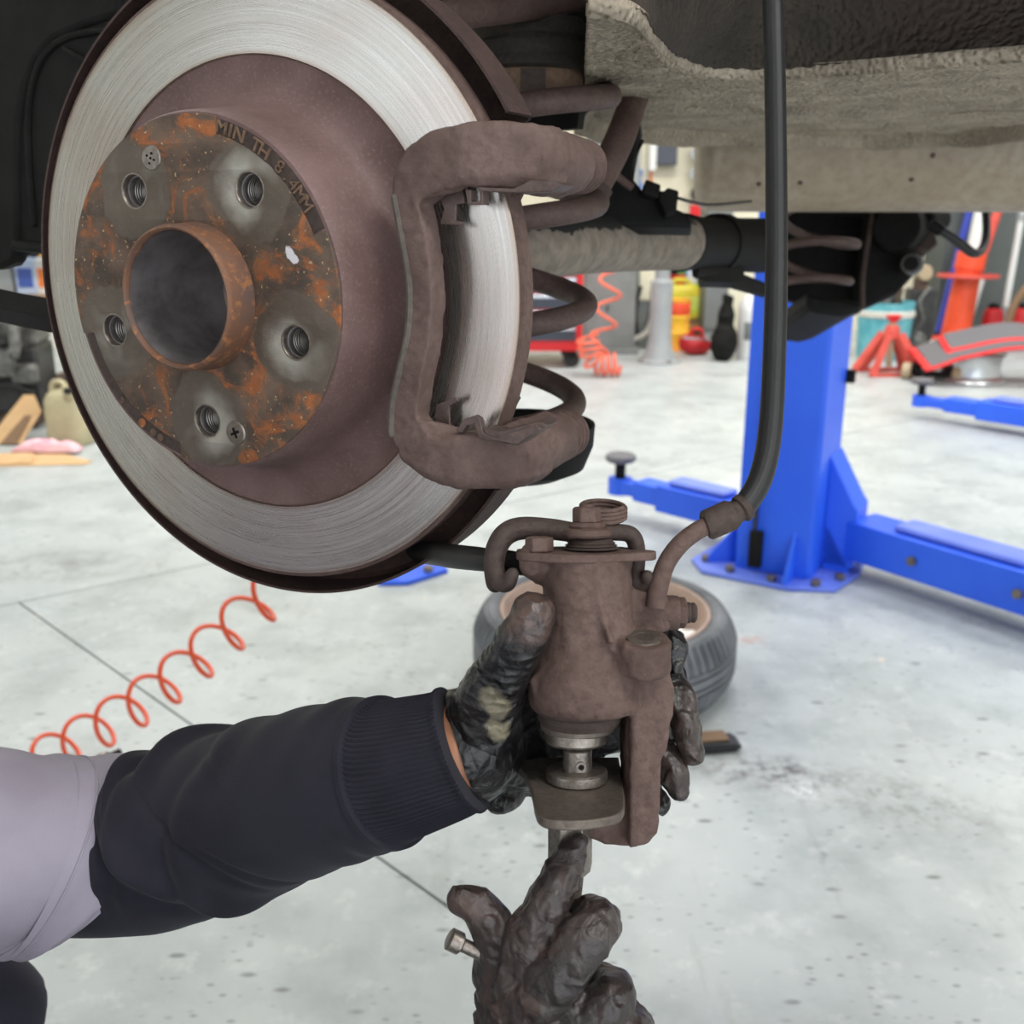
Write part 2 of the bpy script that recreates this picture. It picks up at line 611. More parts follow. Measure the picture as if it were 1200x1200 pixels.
t = NT('hub_rust')
c = t.mix(t.ramp(t.noise(55, 5, 0.6), 0.36, 0.62), (118, 80, 58), (98, 78, 70))
c = t.mix(t.ramp(t.noise(200, 3), 0.56, 0.66, 0, 0.7), c, (164, 108, 66))
t.put(col=c, rough=0.62, metal=0.25, normal=t.bump(t.noise(350, 4), 0.45, 0.0006))
t = NT('hub_bore')
c = t.mix(t.ramp(t.noise(60, 4), 0.35, 0.65), (158, 150, 150), (120, 113, 113))
c = t.mix(t.ramp(t.noise(420, 2), 0.64, 0.74, 0, 0.5), c, (150, 146, 146))
t.put(col=c, rough=0.42, metal=0.7, normal=t.bump(t.noise(350, 3), 0.2, 0.0004))
t = NT('underseal_dark')  # browner coat, darkened so its tone carries the shade of the recess
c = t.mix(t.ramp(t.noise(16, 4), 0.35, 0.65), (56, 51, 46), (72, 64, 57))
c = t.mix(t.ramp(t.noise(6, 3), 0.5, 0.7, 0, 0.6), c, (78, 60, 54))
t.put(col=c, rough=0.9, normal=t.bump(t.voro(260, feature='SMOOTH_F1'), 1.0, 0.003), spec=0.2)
simple('thread_steel', (120, 114, 108), 0.35, 0.9)

# stone-chip coating of the car floor
t = NT('underseal')
c = t.mix(t.ramp(t.noise(18, 4), 0.35, 0.65), (172, 158, 140), (138, 126, 111))
c = t.mix(t.ramp(t.noise(240, 3), 0.5, 0.7, 0, 0.5), c, (196, 182, 164))
c = t.mix(t.ramp(t.noise(7, 3), 0.56, 0.7, 0, 0.5), c, (108, 96, 86))
t.put(col=c, rough=0.9, normal=t.bump(t.voro(280, feature='SMOOTH_F1'), 1.0, 0.003), spec=0.2)

# nitrile glove
def glove_mat(name, base, rough, stain=None):
    t = NT(name)
    rn = t.n('ShaderNodeTexNoise', noise_type='RIDGED_MULTIFRACTAL', ins={'Scale': 85, 'Detail': 4, 'Roughness': 0.5, 'Distortion': 1.0, 'Vector': t.co()}).outputs['Fac']
    w1 = t.noise(130, 4, 0.6, dist=1.4)
    w2 = t.noise(500, 3)
    c = t.mix(t.ramp(t.noise(30, 3), 0.4, 0.65), base[0], base[1])
    c = t.mix(t.ramp(t.noise(60, 4), 0.56, 0.72, 0, 0.6), c, base[2])
    for (p, r, col) in (stain or []):
        d = t.n('ShaderNodeVectorMath', operation='DISTANCE')
        t.set(d, 0, t.co())
        d.inputs[1].default_value = p
        k = t.math('ADD', d.outputs['Value'], t.math('MULTIPLY', t.math('SUBTRACT', w1, 0.5), r * 0.7))
        c = t.mix(t.ramp(k, r, r * 0.55, 0, 0.75), c, t.mix(t.ramp(t.noise(120, 4), .4, .6), col[0], col[1]))
    t.put(col=c, rough=rough, normal=t.bump(rn, 0.9, 0.0035, t.bump(w1, 0.5, 0.002, t.bump(w2, 0.2, 0.0005))), spec=0.5)
glove_mat('glove_brown', ((46, 39, 38), (62, 51, 48), (84, 64, 56)), 0.42)
simple('grease_mark', (146, 136, 112), 0.7, col2=(116, 106, 88), vs_=90)

def cloth(name, c1, c2, scale=900):
    t = NT(name)
    c = t.mix(t.ramp(t.noise(20, 3), 0.4, 0.6), c1, c2)
    t.put(col=c, rough=0.9, sheen=0.05, normal=t.bump(t.noise(scale, 2), 0.35, 0.0005), spec=0.2)
cloth('navy_jersey', (31, 29, 38), (39, 37, 46))
cloth('navy_trousers', (44, 42, 54), (52, 50, 62))
cloth('grey_tshirt', (142, 134, 146), (150, 142, 154))

# tyre
t = NT('tyre_rubber')
c = t.mix(t.ramp(t.noise(8, 4), 0.35, 0.65), (88, 90, 94), (122, 124, 128))
t.put(col=c, rough=0.75, normal=t.bump(t.noise(120, 3), 0.3, 0.001), spec=0.3)

# painted workshop floor
t = NT('floor_paint')
co = t.n('ShaderNodeNewGeometry').outputs['Position']
t._co = co
c = t.mix(t.ramp(t.noise(0.9, 5, 0.6), 0.36, 0.64), (184, 189, 188), (166, 172, 173))
c = t.mix(t.ramp(t.noise(4.5, 6, 0.65), 0.46, 0.7, 0, 0.8), c, (146, 152, 152))
c = t.mix(t.ramp(t.noise(13, 5, 0.7), 0.56, 0.72, 0, 0.45), c, (214, 217, 214))
sp = t.math('MULTIPLY', t.ramp(t.voro(1.0, vec=t.map(scale=(9, 22, 1), rot=(0, 0, 0.3))), 0.17, 0.08), t.ramp(t.noise(5.0, 2), 0.46, 0.56))
c = t.mix(t.math('MULTIPLY', sp, 0.8), c, (92, 94, 94))
sp2 = t.math('MULTIPLY', t.ramp(t.voro(1.0, vec=t.map(scale=(26, 50, 1), rot=(0, 0, 0.35))), 0.22, 0.10), t.ramp(t.noise(4.1, 3, vec=t.map(loc=(7, 3, 0))), 0.42, 0.56))
c = t.mix(t.math('MULTIPLY', sp2, 0.75), c, (110, 112, 112))
sp3 = t.math('MULTIPLY', t.ramp(t.voro(5.2), 0.055, 0.035), t.ramp(t.noise(1.6, 2, vec=t.map(loc=(1, 9, 0))), 0.52, 0.6))
c = t.mix(sp3, c, (226, 196, 172))
scuff = t.ramp(t.noise(1.0, 5, 0.7, vec=t.map(scale=(9, 1.6, 1), rot=(0, 0, 0.5))), 0.6, 0.72, 0, 0.45)
c = t.mix(scuff, c, (146, 148, 146))
# oil stain on the floor, drips and flakes round it
def blot(px, py, rx, ry, rot, strength, colr, nsc):
    global c
    p = G(px, py)
    v = t.map(scale=(1 / rx, 1 / ry, 0), loc=(0, 0, 0), vec=t.map(rot=(0, 0, rot), loc=(0, 0, 0), vec=t.n('ShaderNodeVectorMath', operation='SUBTRACT', ins={0: co, 1: tuple(p)}).outputs[0]))
    L_ = t.n('ShaderNodeVectorMath', operation='LENGTH', ins={0: v}).outputs['Value']
    n_ = t.noise(nsc, 6, 0.7)
    m_ = t.math('MULTIPLY', t.ramp(L_, 1.0, 0.25), t.ramp(n_, 0.46, 0.62))
    c = t.mix(t.math('MULTIPLY', m_, strength), c, colr)
blot(905, 905, 0.22, 0.10, 0.2, 0.9, (70, 64, 60), 26)
blot(1010, 930, 0.42, 0.13, 0.35, 0.6, (120, 116, 110), 30)
blot(945, 925, 0.08, 0.05, 0.2, 0.9, (240, 242, 242), 30)
blot(880, 750, 0.08, 0.05, 0, 0.7, (176, 130, 110), 22)
blot(60, 665, 0.35, 0.18, 0.1, 0.55, (120, 120, 118), 9)
blot(300, 720, 0.5, 0.2, 0.4, 0.4, (134, 136, 134), 8)
blot(800, 800, 0.9, 0.35, 0.4, 0.25, (146, 148, 146), 14)
t.put(col=c, rough=t.ramp(t.noise(3, 4), 0.3, 0.7, 0.3, 0.5), normal=t.bump(t.noise(30, 5, 0.6), 0.12, 0.004), spec=0.5)
simple('joint_dark', (74, 76, 76), 0.9)

# ================================================================== SETTING
def quad_slab(poly, z0, z1):
    m = MB()
    m.prism([(p[0], p[1], z0) for p in poly], (0, 0, z1 - z0))
    return m
XL, XR, YF, YB, ZC = -3.7, 7.0, -3.2, 9.4, 4.2
fl = struct(build(quad_slab([(XL, YF), (XR, YF), (XR, YB), (XL, YB)], -0.08, -0.012), 'floor', 'joint_dark'))
J = G(22, 706)
dB = (G(530, 1066) - J).normalized()
dA = (G(252, 659) - J).normalized()
def clip(poly, p, n):
    out = []
    for i in range(len(poly)):
        a, b = poly[i], poly[(i + 1) % len(poly)]
        da, db = (a[0] - p[0]) * n[0] + (a[1] - p[1]) * n[1], (b[0] - p[0]) * n[0] + (b[1] - p[1]) * n[1]
        if da >= 0:
            out.append(a)
        if da * db < 0:
            k = da / (da - db)
            out.append((a[0] + (b[0] - a[0]) * k, a[1] + (b[1] - a[1]) * k))
    return out
room = [(XL, YF), (XR, YF), (XR, YB), (XL, YB)]
nA, nB = Vector((-dA.y, dA.x, 0)), Vector((-dB.y, dB.x, 0))
gp = 0.003
for (sa, sb) in ((1, 0), (-1, 1), (-1, -1)):
    q = clip(room, J + nA * sa * gp, nA * sa)
    if sb:
        q = clip(q, J + nB * sb * gp, nB * sb)
    if len(q) > 2:
        build(quad_slab(q, -0.012, 0.0), 'concrete_slab', 'floor_paint', fl, world_coords=True)
m = MB().box(((XL + XR) / 2, (YF + YB) / 2, ZC + .05), (XR - XL, YB - YF, .1))
struct(build(m, 'ceiling', 'ceiling_white'))
struct(build(MB().box((XL - .05, (-1.4 + YB) / 2, ZC / 2), (.1, YB + 1.4, ZC)).box((XL - .05, (YF - 1.4) / 2, 3.2), (.1, -1.4 - YF, 2.0)), 'wall_left', 'wall_white'))  # front stretch left open, unseen, added so the disc mirrors daylight
struct(build(MB().box((XR + .05, (YF + YB) / 2, ZC / 2), (.1, YB - YF, ZC)), 'wall_right', 'wall_white'))
xs = WY(1080, 330, YB).x
struct(build(MB().box(((XL + xs) / 2, YB + .05, ZC / 2), (xs - XL, .1, ZC)), 'wall_back', 'wall_cream'))
struct(build(MB().box(((xs + XR) / 2, YB - .15, ZC / 2), (XR - xs, .5, ZC)), 'wall_back_right', 'wall_dark'))

# front wall behind the photographer, put in unseen, its bay opening placed to shape the daylight
m = MB().box((-2.1, YF - .1, ZC / 2), (3.2, .2, ZC)).box((6.1, YF - .1, ZC / 2), (1.8, .2, ZC)).box((2.35, YF - .1, 3.8), (5.7, .2, .8))
struct(build(m, 'wall_front', 'wall_white'))

def onfloor(px, py, a=0.0, z=0.0):
    return yawframe(G(px, py, z), a)
def pxm(px, Y):
    """metres per photo pixel at world distance Y along the view axis"""
    return Y / 1200.0

# ---------------------------------------------------------------- blue two-post lift
pw, pd = 0.242, 0.25
LY = rad(-31)
cr = G(948, 685)
F_ = yawframe(cr - Matrix.Rotation(LY, 3, 'Z') @ Vector((pw / 2, -pd / 2, 0)), LY)
lift = thing('car_lift', 'bright blue steel car lift post bolted to the floor with two low arms', 'car lift', F_)
c_ = 0.012
poly = [(-pw / 2, -pd / 2), (pw / 2 - c_, -pd / 2), (pw / 2, -pd / 2 + c_), (pw / 2, pd / 2), (-pw / 2, pd / 2)]
build(MB().prism([(x, y, .012) for x, y in poly], (0, 0, 3.3)), 'column', 'blue_paint', lift, bevel=.004)
bp = [(-.27, -.12), (-.20, -.21), (.08, -.22), (.21, -.16), (.24, .02), (.22, .2), (-.24, .2)]
build(MB().prism([(x, y, 0) for x, y in bp], (0, 0, .014)), 'base_plate', 'blue_paint_pale', lift, bevel=.003)
for (gx, gy, dx, dy) in ((-.1275, -.06, -.09, -.06), (.06, -.125, .0, -.085), (.1275, .0, .08, .0)):
    g = MB().prism([(gx, gy, .014), (gx + dx, gy + dy, .014), (gx + dx, gy + dy, .03), (gx, gy, .16)], Vector((-dy, dx, 0)).normalized() * .012)
    build(g, 'gusset', 'blue_paint', lift)
for (bx, by) in ((-.22, -.12), (-.12, -.175), (.02, -.19), (.15, -.16), (.2, -.07), (.2, .1)):
    build(MB().hex((bx, by, .014), .016, .02), 'anchor_bolt', 'steel_tool', lift)
build(MB().tube([(-.06, -pd / 2 - .012, .05), (-.045, -pd / 2 - .012, 1.6)], .007, 8), 'lift_cable', 'black_rubber', lift)
build(MB().box((-.052, -pd / 2 - .012, .09), (.04, .03, .12)), 'cable_pulley', 'black_metal', lift, bevel=.004)
build(MB().box((.0, -pd / 2 - .01, 1.02), (.12, .02, .025)), 'cable_bracket', 'blue_paint', lift)
build(MB().box((-pw / 2 - .012, .02, .7), (.02, .1, .8)), 'guide_strip', 'black_rubber', lift)
cg = [(pw / 2, .0), (pw / 2 + .10, .0), (pw / 2 + .10, .19), (pw / 2 + .085, .21), (pw / 2, .36)]
build(MB().prism([(x, .0, z + .03) for x, z in cg], (0, .14, 0)), 'carriage', 'blue_paint', lift, bevel=.004)
build(MB().box((pw / 2 + .012, pd / 2 - .01, .62), (.024, .03, .04)), 'limit_switch', 'black_plastic', lift)

def lift_arm(name, label, A, B, w=.13, h=.12, parent=None):
    d = (B - A)
    L_ = Vector((d.x, d.y, 0)).length
    f = yawframe((A.x, A.y, 0), math.atan2(d.y, d.x))
    z0 = A.z
    if parent is None:
        t_ = thing(name, label, 'car lift', f)
    else:
        t_ = parent
    K_ = WORLD_M[t_.name].inverted() @ f.M
    def build_(mb, nm, mt, bevel=0):
        mb.v = [K_ @ Vector(p) for p in mb.v]
        o_ = build(mb, nm, mt, t_, bevel=bevel)
        if arm_[0] is None:
            arm_[0] = o_
        else:
            o_.parent = arm_[0]
        return o_
    arm_ = [None]
    build_(MB().box((L_ * .31, 0, z0 + h / 2), (L_ * .62, w, h)), 'lift_arm', 'blue_paint', bevel=.006)
    build_(MB().box((L_ * .68, 0, z0 + h * .5), (L_ * .26, w * .78, h * .74)), 'middle_arm', 'blue_paint', bevel=.005)
    build_(MB().box((L_ * .87, 0, z0 + h * .46), (L_ * .2, w * .55, h * .5)), 'inner_arm', 'blue_paint', bevel=.004)
    build_(MB().box((L_ * .35, 0, z0 + h + .012), (L_ * .4, w * .7, .022)), 'slide_plate', 'blue_paint_pale', bevel=.01)
    build_(MB().lathe([(.0, 0), (.045, 0), (.045, .06), (0, .06)], 20, (L_ * .97, 0, z0 + .015)), 'pad_socket', 'blue_paint')
    build_(MB().lathe([(0, 0), (.02, 0), (.02, .07), (.028, .07), (0.03, .08), (0, .08)], 16, (L_ * .97, 0, z0 + .06)), 'pad_screw', 'black_metal')
    build_(MB().lathe([(0, 0), (.05, 0), (.058, .008), (.058, .022), (.05, .028), (0, .028)], 24, (L_ * .97, 0, z0 + .138)), 'rubber_pad', 'pad_grey')
    for k in (.24, .56):
        build_(MB().lathe([(0, 0), (.014, 0), (.014, .012), (0, .012)], 12, (L_ * k, -w / 2 - .012, z0 + h * .5), 'y'), 'stop_pin', 'steel_tool')
    return t_
pa = F_.out((-.14, .10, .07))
lift_arm('', '', pa, G(722, 572, .1) - Vector((0, 0, .03)), w=.12, h=.10, parent=lift)
pa = F_.out((.215, .07, .06))
lift_arm('', '', pa, G(1420, 762, .1) - Vector((0, 0, .03)), w=.15, h=.125, parent=lift)
lift_arm('car_lift', 'distant blue lift arm with pad lying low near the red-edged creeper', G(1290, 512, .05) , G(1072, 478, .05), w=.13, h=.1)
f = onfloor(482, 676, rad(12))
t_ = thing('base_plate', 'low blue steel floor plate with bolts showing under the brake disc', 'floor plate', f)
build(MB().prism([(-.11, -.06, 0), (-.02, -.075, 0), (.12, .01, 0), (.1, .16, 0), (-.1, .14, 0)], (0, 0, .014)), 'plate', 'blue_paint', t_, bevel=.003)
for q in ((.055, .0), (-.06, -.01), (.02, .11)):
    build(MB().hex((q[0], q[1], .014), .016, .018), 'anchor_bolt', 'steel_tool', t_)

# ---------------------------------------------------------------- spare wheel lying flat
f = yawframe(G(706, 792), 0.4)
tw = thing('spare_tyre', 'grey tyre on a tan-lipped rim lying flat on the floor behind the caliper', 'wheel', f)
RO, HT = .325, .19
prof = [(.255, .012), (.265, .0), (.285, -.0), (.302, .012), (.316, .035), (.325, .06)]
for zz in (.073, .088, .113, .128):
    prof += [(RO, zz - .004), (RO - .008, zz - .0035), (RO - .008, zz + .0035), (RO, zz + .004)]
prof += [(.325, .13), (.316, .155), (.304, .176), (.296, .186), (.291, .184), (.285, .189), (.272, .190), (.268, .187), (.264, .188), (.255, .176), (.255, .012)]
def tread(r, h, t, j):
    if r > .296 and (h < .064 or h > .126):
        k = (t / (2 * math.pi) * 80) % 1
        if k < .3:
            return (r - .009, h)
    return (r, h)
build(MB().lathe(prof[:-1], 320, close=True, fn=tread), 'tyre', 'tyre_rubber', tw, angle=28)
build(MB().lathe([(.2545, .165), (.259, .178), (.2585, .186), (.250, .187), (.236, .165), (.226, .13), (.216, .09), (.216, .06), (.224, .05), (.24, .14)], 64, close=True), 'rim', 'rim_tan', tw)
build(MB().lathe([(.0, .095), (.05, .10), (.055, .09), (.14, .082), (.216, .105), (.216, .06), (.0, .05)], 48), 'rim_disc', 'rim_white', tw)
for k in range(5):
    a = k * 2 * math.pi / 5
    build(MB().lathe([(0, 0), (.016, 0), (.016, .012), (.011, .012), (0, .004)], 14, (.075 * math.cos(a) * 1.0, .075 * math.sin(a), .084)), 'nut_seat', 'rim_tan', tw)
    s_ = MB().prism([(.06, -.035, .09), (.222, -.055, .10), (.222, .055, .10), (.06, .035, .09)], (0, 0, .03))
    s_.v = [Matrix.Rotation(a + .6, 3, 'Z') @ Vector(p) for p in s_.v]
    build(s_, 'spoke', 'rim_white', tw, bevel=.006)

# flat dark brush on the floor by the oil stain
f = onfloor(832, 884, rad(8))
t_ = thing('wheel_chock', 'flat black rubber wedge with worn tan top on the floor beside the oil stain', 'chock', f)
build(MB().prism([(-.09, 0, 0), (.06, 0, 0), (.075, 0, .012), (.06, 0, .022), (-.02, 0, .026), (-.09, 0, .018)], (0, .05, 0)), 'chock_body', 'black_rubber', t_, bevel=.004)
build(MB().box((-.015, .028, .0275), (.12, .04, .006)), 'chock_face', 'brown_hose', t_, bevel=.002)

# ---------------------------------------------------------------- orange spiral air hoses
def helix_hose(name, label, pts, R, r, turns, mat, cat='air hose', fit=True, ph=0.0, nt=26, squash=1.0, parent=None):
    P = catmull([tuple(p) for p in pts], 24)
    P = [Vector(p) for p in P]
    cum = [0]
    for a, b in zip(P, P[1:]):
        cum.append(cum[-1] + (b - a).length)
    Lh = cum[-1]
    out = []
    N = int(turns * nt)
    j = 0
    for i in range(N + 1):
        s_ = Lh * i / N
        while j < len(P) - 2 and cum[j + 1] < s_:
            j += 1
        k = (s_ - cum[j]) / max(cum[j + 1] - cum[j], 1e-9)
        c0 = P[j].lerp(P[j + 1], k)
        T = (P[j + 1] - P[j]).normalized()
        up = Vector((0, 0, 1)) if abs(T.z) < .9 else Vector((0, 1, 0))
        n1 = T.cross(up).normalized()
        n2 = n1.cross(T)
        a = 2 * math.pi * turns * i / N + ph
        out.append(c0 + n1 * R * math.cos(a) + n2 * R * squash * math.sin(a))
    a0 = Vector((out[0].x, out[0].y, 0))
    t2 = parent or thing(name, label, cat, yawframe(a0))
    build(MB().tube(out, r, 8), 'hose_coil', mat, t2, world_coords=True, angle=60)
    if fit:
        d = (out[0] - out[1]).normalized()
        p0 = out[0]
        build(MB().tube([p0 - d * .01, p0 + d * .02, p0 + d * .021, p0 + d * .05], [r * 1.6, r * 1.6, r * 1.2, r * 1.2], 10), 'hose_fitting', 'black_metal', t2, world_coords=True)
    return t2
R_ = .060
PH_HOSE = 2.6
a_, b_, c0_ = G(20, 895, R_), G(180, 815, R_), G(322, 700, R_)
a_.z = b_.z = c0_.z = R_ + .004
hp = [W(14, 902, 2.16), W(64, 882, 2.18), W(190, 806, 2.10), W(326, 686, 2.0), W(372, 640, 1.97)]
ah = helix_hose('air_hose', 'orange spiral air hose rising from the floor above the dark sleeve', hp, .044, .0050, 9.2, 'orange_hose', fit=False, ph=PH_HOSE)
build(MB().tube([W(372, 640, 1.97) + Vector((.03, 0, .02)), W(400, 560, 1.92), W(410, 350, 1.85), Vector((W(412, 200, 1.82).x, W(412, 200, 1.82).y, 1.25)), Vector((W(412, 200, 1.82).x, W(412, 200, 1.82).y, 1.336))], .0052, 8, k=6), 'hose_riser', 'orange_hose', ah, world_coords=True)
t_ = thing('hose_coupling', 'small dark quick coupling lying on the floor by the orange spiral hose', 'coupling', onfloor(126, 893))
build(MB().tube([(-.015, -.02, .012), (.005, .0, .012), (.006, .001, .012), (.02, .022, .012)], [.012, .012, .008, .008], 12), 'coupling_body', 'black_metal', t_)
build(MB().tube([(-.008, -.012, .013), (-.002, -.005, .013)], .0135, 12), 'coupling_collar', 'steel_tool', t_)
p0 = G(712, 440, 0)
Yh = p0.y
hp = [WY(722, 240, Yh), WY(716, 330, Yh), WY(708, 385, Yh), WY(700, 412, Yh)]
ph_ = helix_hose('air_hose', 'pale orange spiral hose hanging down the grey pillar to a pile of coils', hp, .075, .011, 5, 'orange_hose_pale', fit=False)
hp = [WY(688, 395, Yh - .05), WY(694, 420, Yh - .05), WY(706, 428, Yh - .05), WY(726, 427, Yh - .05)]
for q in hp:
    q.z = max(q.z, .085)
helix_hose('air_hose', '', hp, .07, .011, 8, 'orange_hose_pale', fit=False, parent=ph_)

# ---------------------------------------------------------------- middle background
def rbox(px0, py0, px1, py1, Y):
    a, b = WY(px0, py1, Y), WY(px1, py0, Y)
    return (a.x + b.x) / 2, a.z, b.x - a.x, b.z - a.z

# red tool chest
Y = 7.25
x0, z0, w, h = rbox(520, 305, 684, 425, Y)
z0 = .12
h = WY(600, 296, Y).z - z0
t_ = thing('tool_chest', 'red rolling tool chest with dark drawers and pale pulls seen through the coil spring', 'tool chest', yawframe((x0, Y + .25, 0)))
build(MB().box((0, 0, z0 + h / 2), (w, .5, h)), 'body', 'red_paint', t_, bevel=.008)
nd = 5
dh = (h - .12) / nd
for i in range(nd):
    zc = z0 + .07 + dh * (i + .5)
    d_ = build(MB().box((0, -.255, zc), (w - .09, .02, dh - .012)), 'drawer', 'drawer_grey', t_, bevel=.003)
    build(MB().box((0, -.272, zc + dh / 2 - .022), (w - .10, .025, .022)), 'drawer_pull', 'chrome', d_.parent if False else t_, bevel=.003)
for sx_ in (-1, 1):
    for sy in (-1, 1):
        c_ob = build(MB().lathe([(.02, -.018), (.055, -.018), (.06, -.012), (.06, .012), (.055, .018), (.02, .018)], 20, (sx_ * (w / 2 - .07), sy * .2, .06), 'y'), 'caster', 'black_rubber', t_)
        build(MB().box((sx_ * (w / 2 - .07), sy * .2, .1), (.06, .06, .06)), 'caster_fork', 'black_metal', t_)
# grey pillar
Y = 7.95
x0, z0, w, h = rbox(684, 300, 747, 416, Y)
t_ = thing('pillar', 'grey painted steel pillar behind the hanging orange spiral hose', 'pillar', yawframe((x0, Y + .15, 0)))
build(MB().box((0, 0, 1.9), (w, .3, 3.8)), 'shaft', 'grey_pillar', t_, bevel=.006)
build(MB().box((0, 0, .02), (w + .06, .36, .04)), 'foot', 'grey_pillar', t_, bevel=.005)
build(MB().box((-.02, -.152, .35), (.012, .006, .05)), 'slot', 'black_metal', t_)
# round post with flared foot
f = onfloor(772, 424)
t_ = thing('round_post', 'slim pale grey round post with flared foot in the middle distance', 'post', f)
build(MB().lathe([(0, .0), (.16, .0), (.16, .012), (.125, .03), (.1, .08), (.085, .16), (.08, .24), (.08, .58), (.056, .60), (.056, 1.02), (.062, 1.03), (.062, 1.05), (0, 1.06)], 28), 'post_shaft', 'grey_post', t_)
for k in range(4):
    build(MB().hex((.14 * math.cos(k * 1.57 + .4), .14 * math.sin(k * 1.57 + .4), .012), .018, .02), 'anchor_bolt', 'steel_tool', t_)
# wall unit with pale hose behind the post
Y = 8.3
x0, z0, w, h = rbox(748, 308, 768, 365, Y)
t_ = thing('hose_reel_box', 'cream wall box with a pale hose drooping from it beside the round post', 'box', yawframe((x0, Y, 0)))
build(MB().box((0, .1, z0 + h * .62), (w, .2, h * .8)), 'box_body', 'wall_cream', t_, bevel=.01)
build(MB().box((-.02, .1, .38), (w + .05, .18, .76)), 'stand', 'grey_panel', t_, bevel=.01)
build(MB().tube([(.06, -.03, z0 + .2), (.05, -.06, z0 - .02), (.0, -.06, z0 - .16), (-.1, -.05, z0 - .22)], .022, 8, k=5), 'hose', 'white_plastic_dirty', t_)
build(MB().tube([(-.05, -.02, z0 + .2), (-.09, -.04, z0 - .0), (-.06, -.04, z0 - .2)], .016, 8, k=5), 'black_hose', 'black_rubber', t_)
# shelf with small bottles
Y = 9.1
x0, z0, w, h = rbox(770, 336, 818, 342, Y)
t_ = thing('shelf_rack', 'low steel shelf rack carrying bottles behind the yellow drum', 'shelf', yawframe((x0, Y, 0)))
build(MB().box((0, 0, z0), (w + .2, .35, .03)), 'shelf_board', 'shelf_steel', t_)
build(MB().box((0, 0, z0 - .35), (w + .2, .35, .03)), 'shelf_board', 'shelf_steel', t_)
for sx_ in (-1, 1):
    for sy in (-1, 1):
        build(MB().box((sx_ * (w / 2 + .09), sy * .16, (z0 + .25) / 2), (.03, .03, z0 + .25)), 'upright', 'shelf_steel', t_)
ZS = z0 + .015
def bottle(name, label, p, r, h, mat, cap, lab=None, cat='bottle', group=None):
    t2 = thing(name, label, cat, yawframe(p), group)
    build(MB().lathe([(0, 0), (r * .9, 0), (r, h * .04), (r, h * .68), (r * .8, h * .8), (r * .38, h * .88), (r * .38, h * .93), (0, h * .93)], 20), 'bottle_body', mat, t2)
    build(MB().lathe([(0, 0), (r * .46, 0), (r * .46, h * .1), (0, h * .1)], 14, (0, 0, h * .9)), 'cap', cap, t2)
    if lab:
        build(MB().lathe([(r * 1.01, h * .15), (r * 1.03, h * .17), (r * 1.03, h * .55), (r * 1.01, h * .57)], 20), 'paper_label', lab, t2)
    return t2
for i, (px, mt, cp, lb, nm) in enumerate([(780, 'green_plastic', 'red_paint', 'white_plastic', 'green bottle with white label at the end of the back shelf'),
                                        (789, 'black_plastic', 'green_plastic', 'red_dark', 'black bottle with red label between two others on the back shelf'),
                                        (797, 'green_plastic', 'orange_paint', 'red_paint', 'green bottle with red label next to the pale blue canister')]):
    p = WY(px, 330, Y - .05)
    bottle('oil_bottle', nm, (p.x, Y - .05, ZS), .042, .24, mt, cp, lb)
def jerrycan(name, label, p, w, d, h, mat, capm, labm=None, yaw=0, cat='jerrycan'):
    t2 = thing(name, label, cat, yawframe(p, yaw))
    m2 = MB().box((0, 0, h * .4), (w, d, h * .8)).hull([(-w * .5, -d * .5, h * .78), (w * .5, -d * .5, h * .78), (-w * .5, d * .5, h * .78), (w * .5, d * .5, h * .78), (-w * .4, -d * .35, h * .92), (w * .2, -d * .35, h * .92), (-w * .4, d * .35, h * .92), (w * .2, d * .35, h * .92)])
    build(m2, 'can_body', mat, t2, bevel=w * .08, seg=3)
    build(MB().tube([(-w * .36, 0, h * .88), (-w * .36, 0, h * 1.0), (-w * .28, 0, h * 1.05), (w * .0, 0, h * 1.05), (w * .1, 0, h * .98), (w * .12, 0, h * .88)], w * .06, 8), 'handle', mat, t2)
    build(MB().lathe([(0, 0), (w * .12, 0), (w * .12, h * .1), (0, h * .1)], 14, (w * .3, 0, h * .84)), 'cap', capm, t2)
    if labm:
        build(MB().box((0, -d * .5 - .002, h * .4), (w * .7, .004, h * .45)), 'paper_label', labm, t2)
    return t2
p = WY(814, 330, Y)
jerrycan('canister', 'pale blue canister standing on the back shelf above the lime jerrycan', (p.x, Y, ZS), .17, .14, .26, 'pale_blue_plastic', 'white_plastic', 'white_plastic')
# stack in front
Y = 8.35
f = onfloor(803, 404)
t_ = thing('crate', 'dark low crate under the lime jerrycan', 'crate', f)
build(MB().box((.0, .12, .1), (.32, .22, .2)), 'crate_body', 'brown_hose', t_, bevel=.01)
for zz in (.05, .15):
    build(MB().box((.0, .0, zz), (.33, .02, .04)), 'slat', 'shelf_wood', t_)
f2 = yawframe(f.out((.0, .12, .2)))
jerrycan('jerrycan', 'lime and yellow plastic jerrycan behind the orange drum', f2.o, .30, .18, .30, 'yellow_plastic', 'lime_plastic', 'lime_plastic')
f = onfloor(791, 410)
t_ = thing('drum', 'small yellow and orange drum standing by the round post', 'drum', f)
r, h = .105, .40
build(MB().lathe([(0, 0), (r, 0), (r * 1.04, .01), (r, .02), (r, h * .33), (r * 1.04, h * .35), (r, h * .37), (r, h * .64), (r * 1.04, h * .66), (r, h * .68), (r, h - .02), (r * 1.05, h - .01), (r * 1.05, h), (r * .95, h), (r * .95, h - .012), (0, h - .012)], 28), 'drum_body', 'drum_yellow', t_)
build(MB().lathe([(r * 1.005, h * .7), (r * 1.02, h * .71), (r * 1.02, h * .93), (r * 1.005, h * .94)], 28), 'orange_band', 'orange_paint', t_)
f = onfloor(806, 416)
t_ = thing('tool_bag', 'red tool bag slumped on the floor right of the yellow drum', 'bag', f)
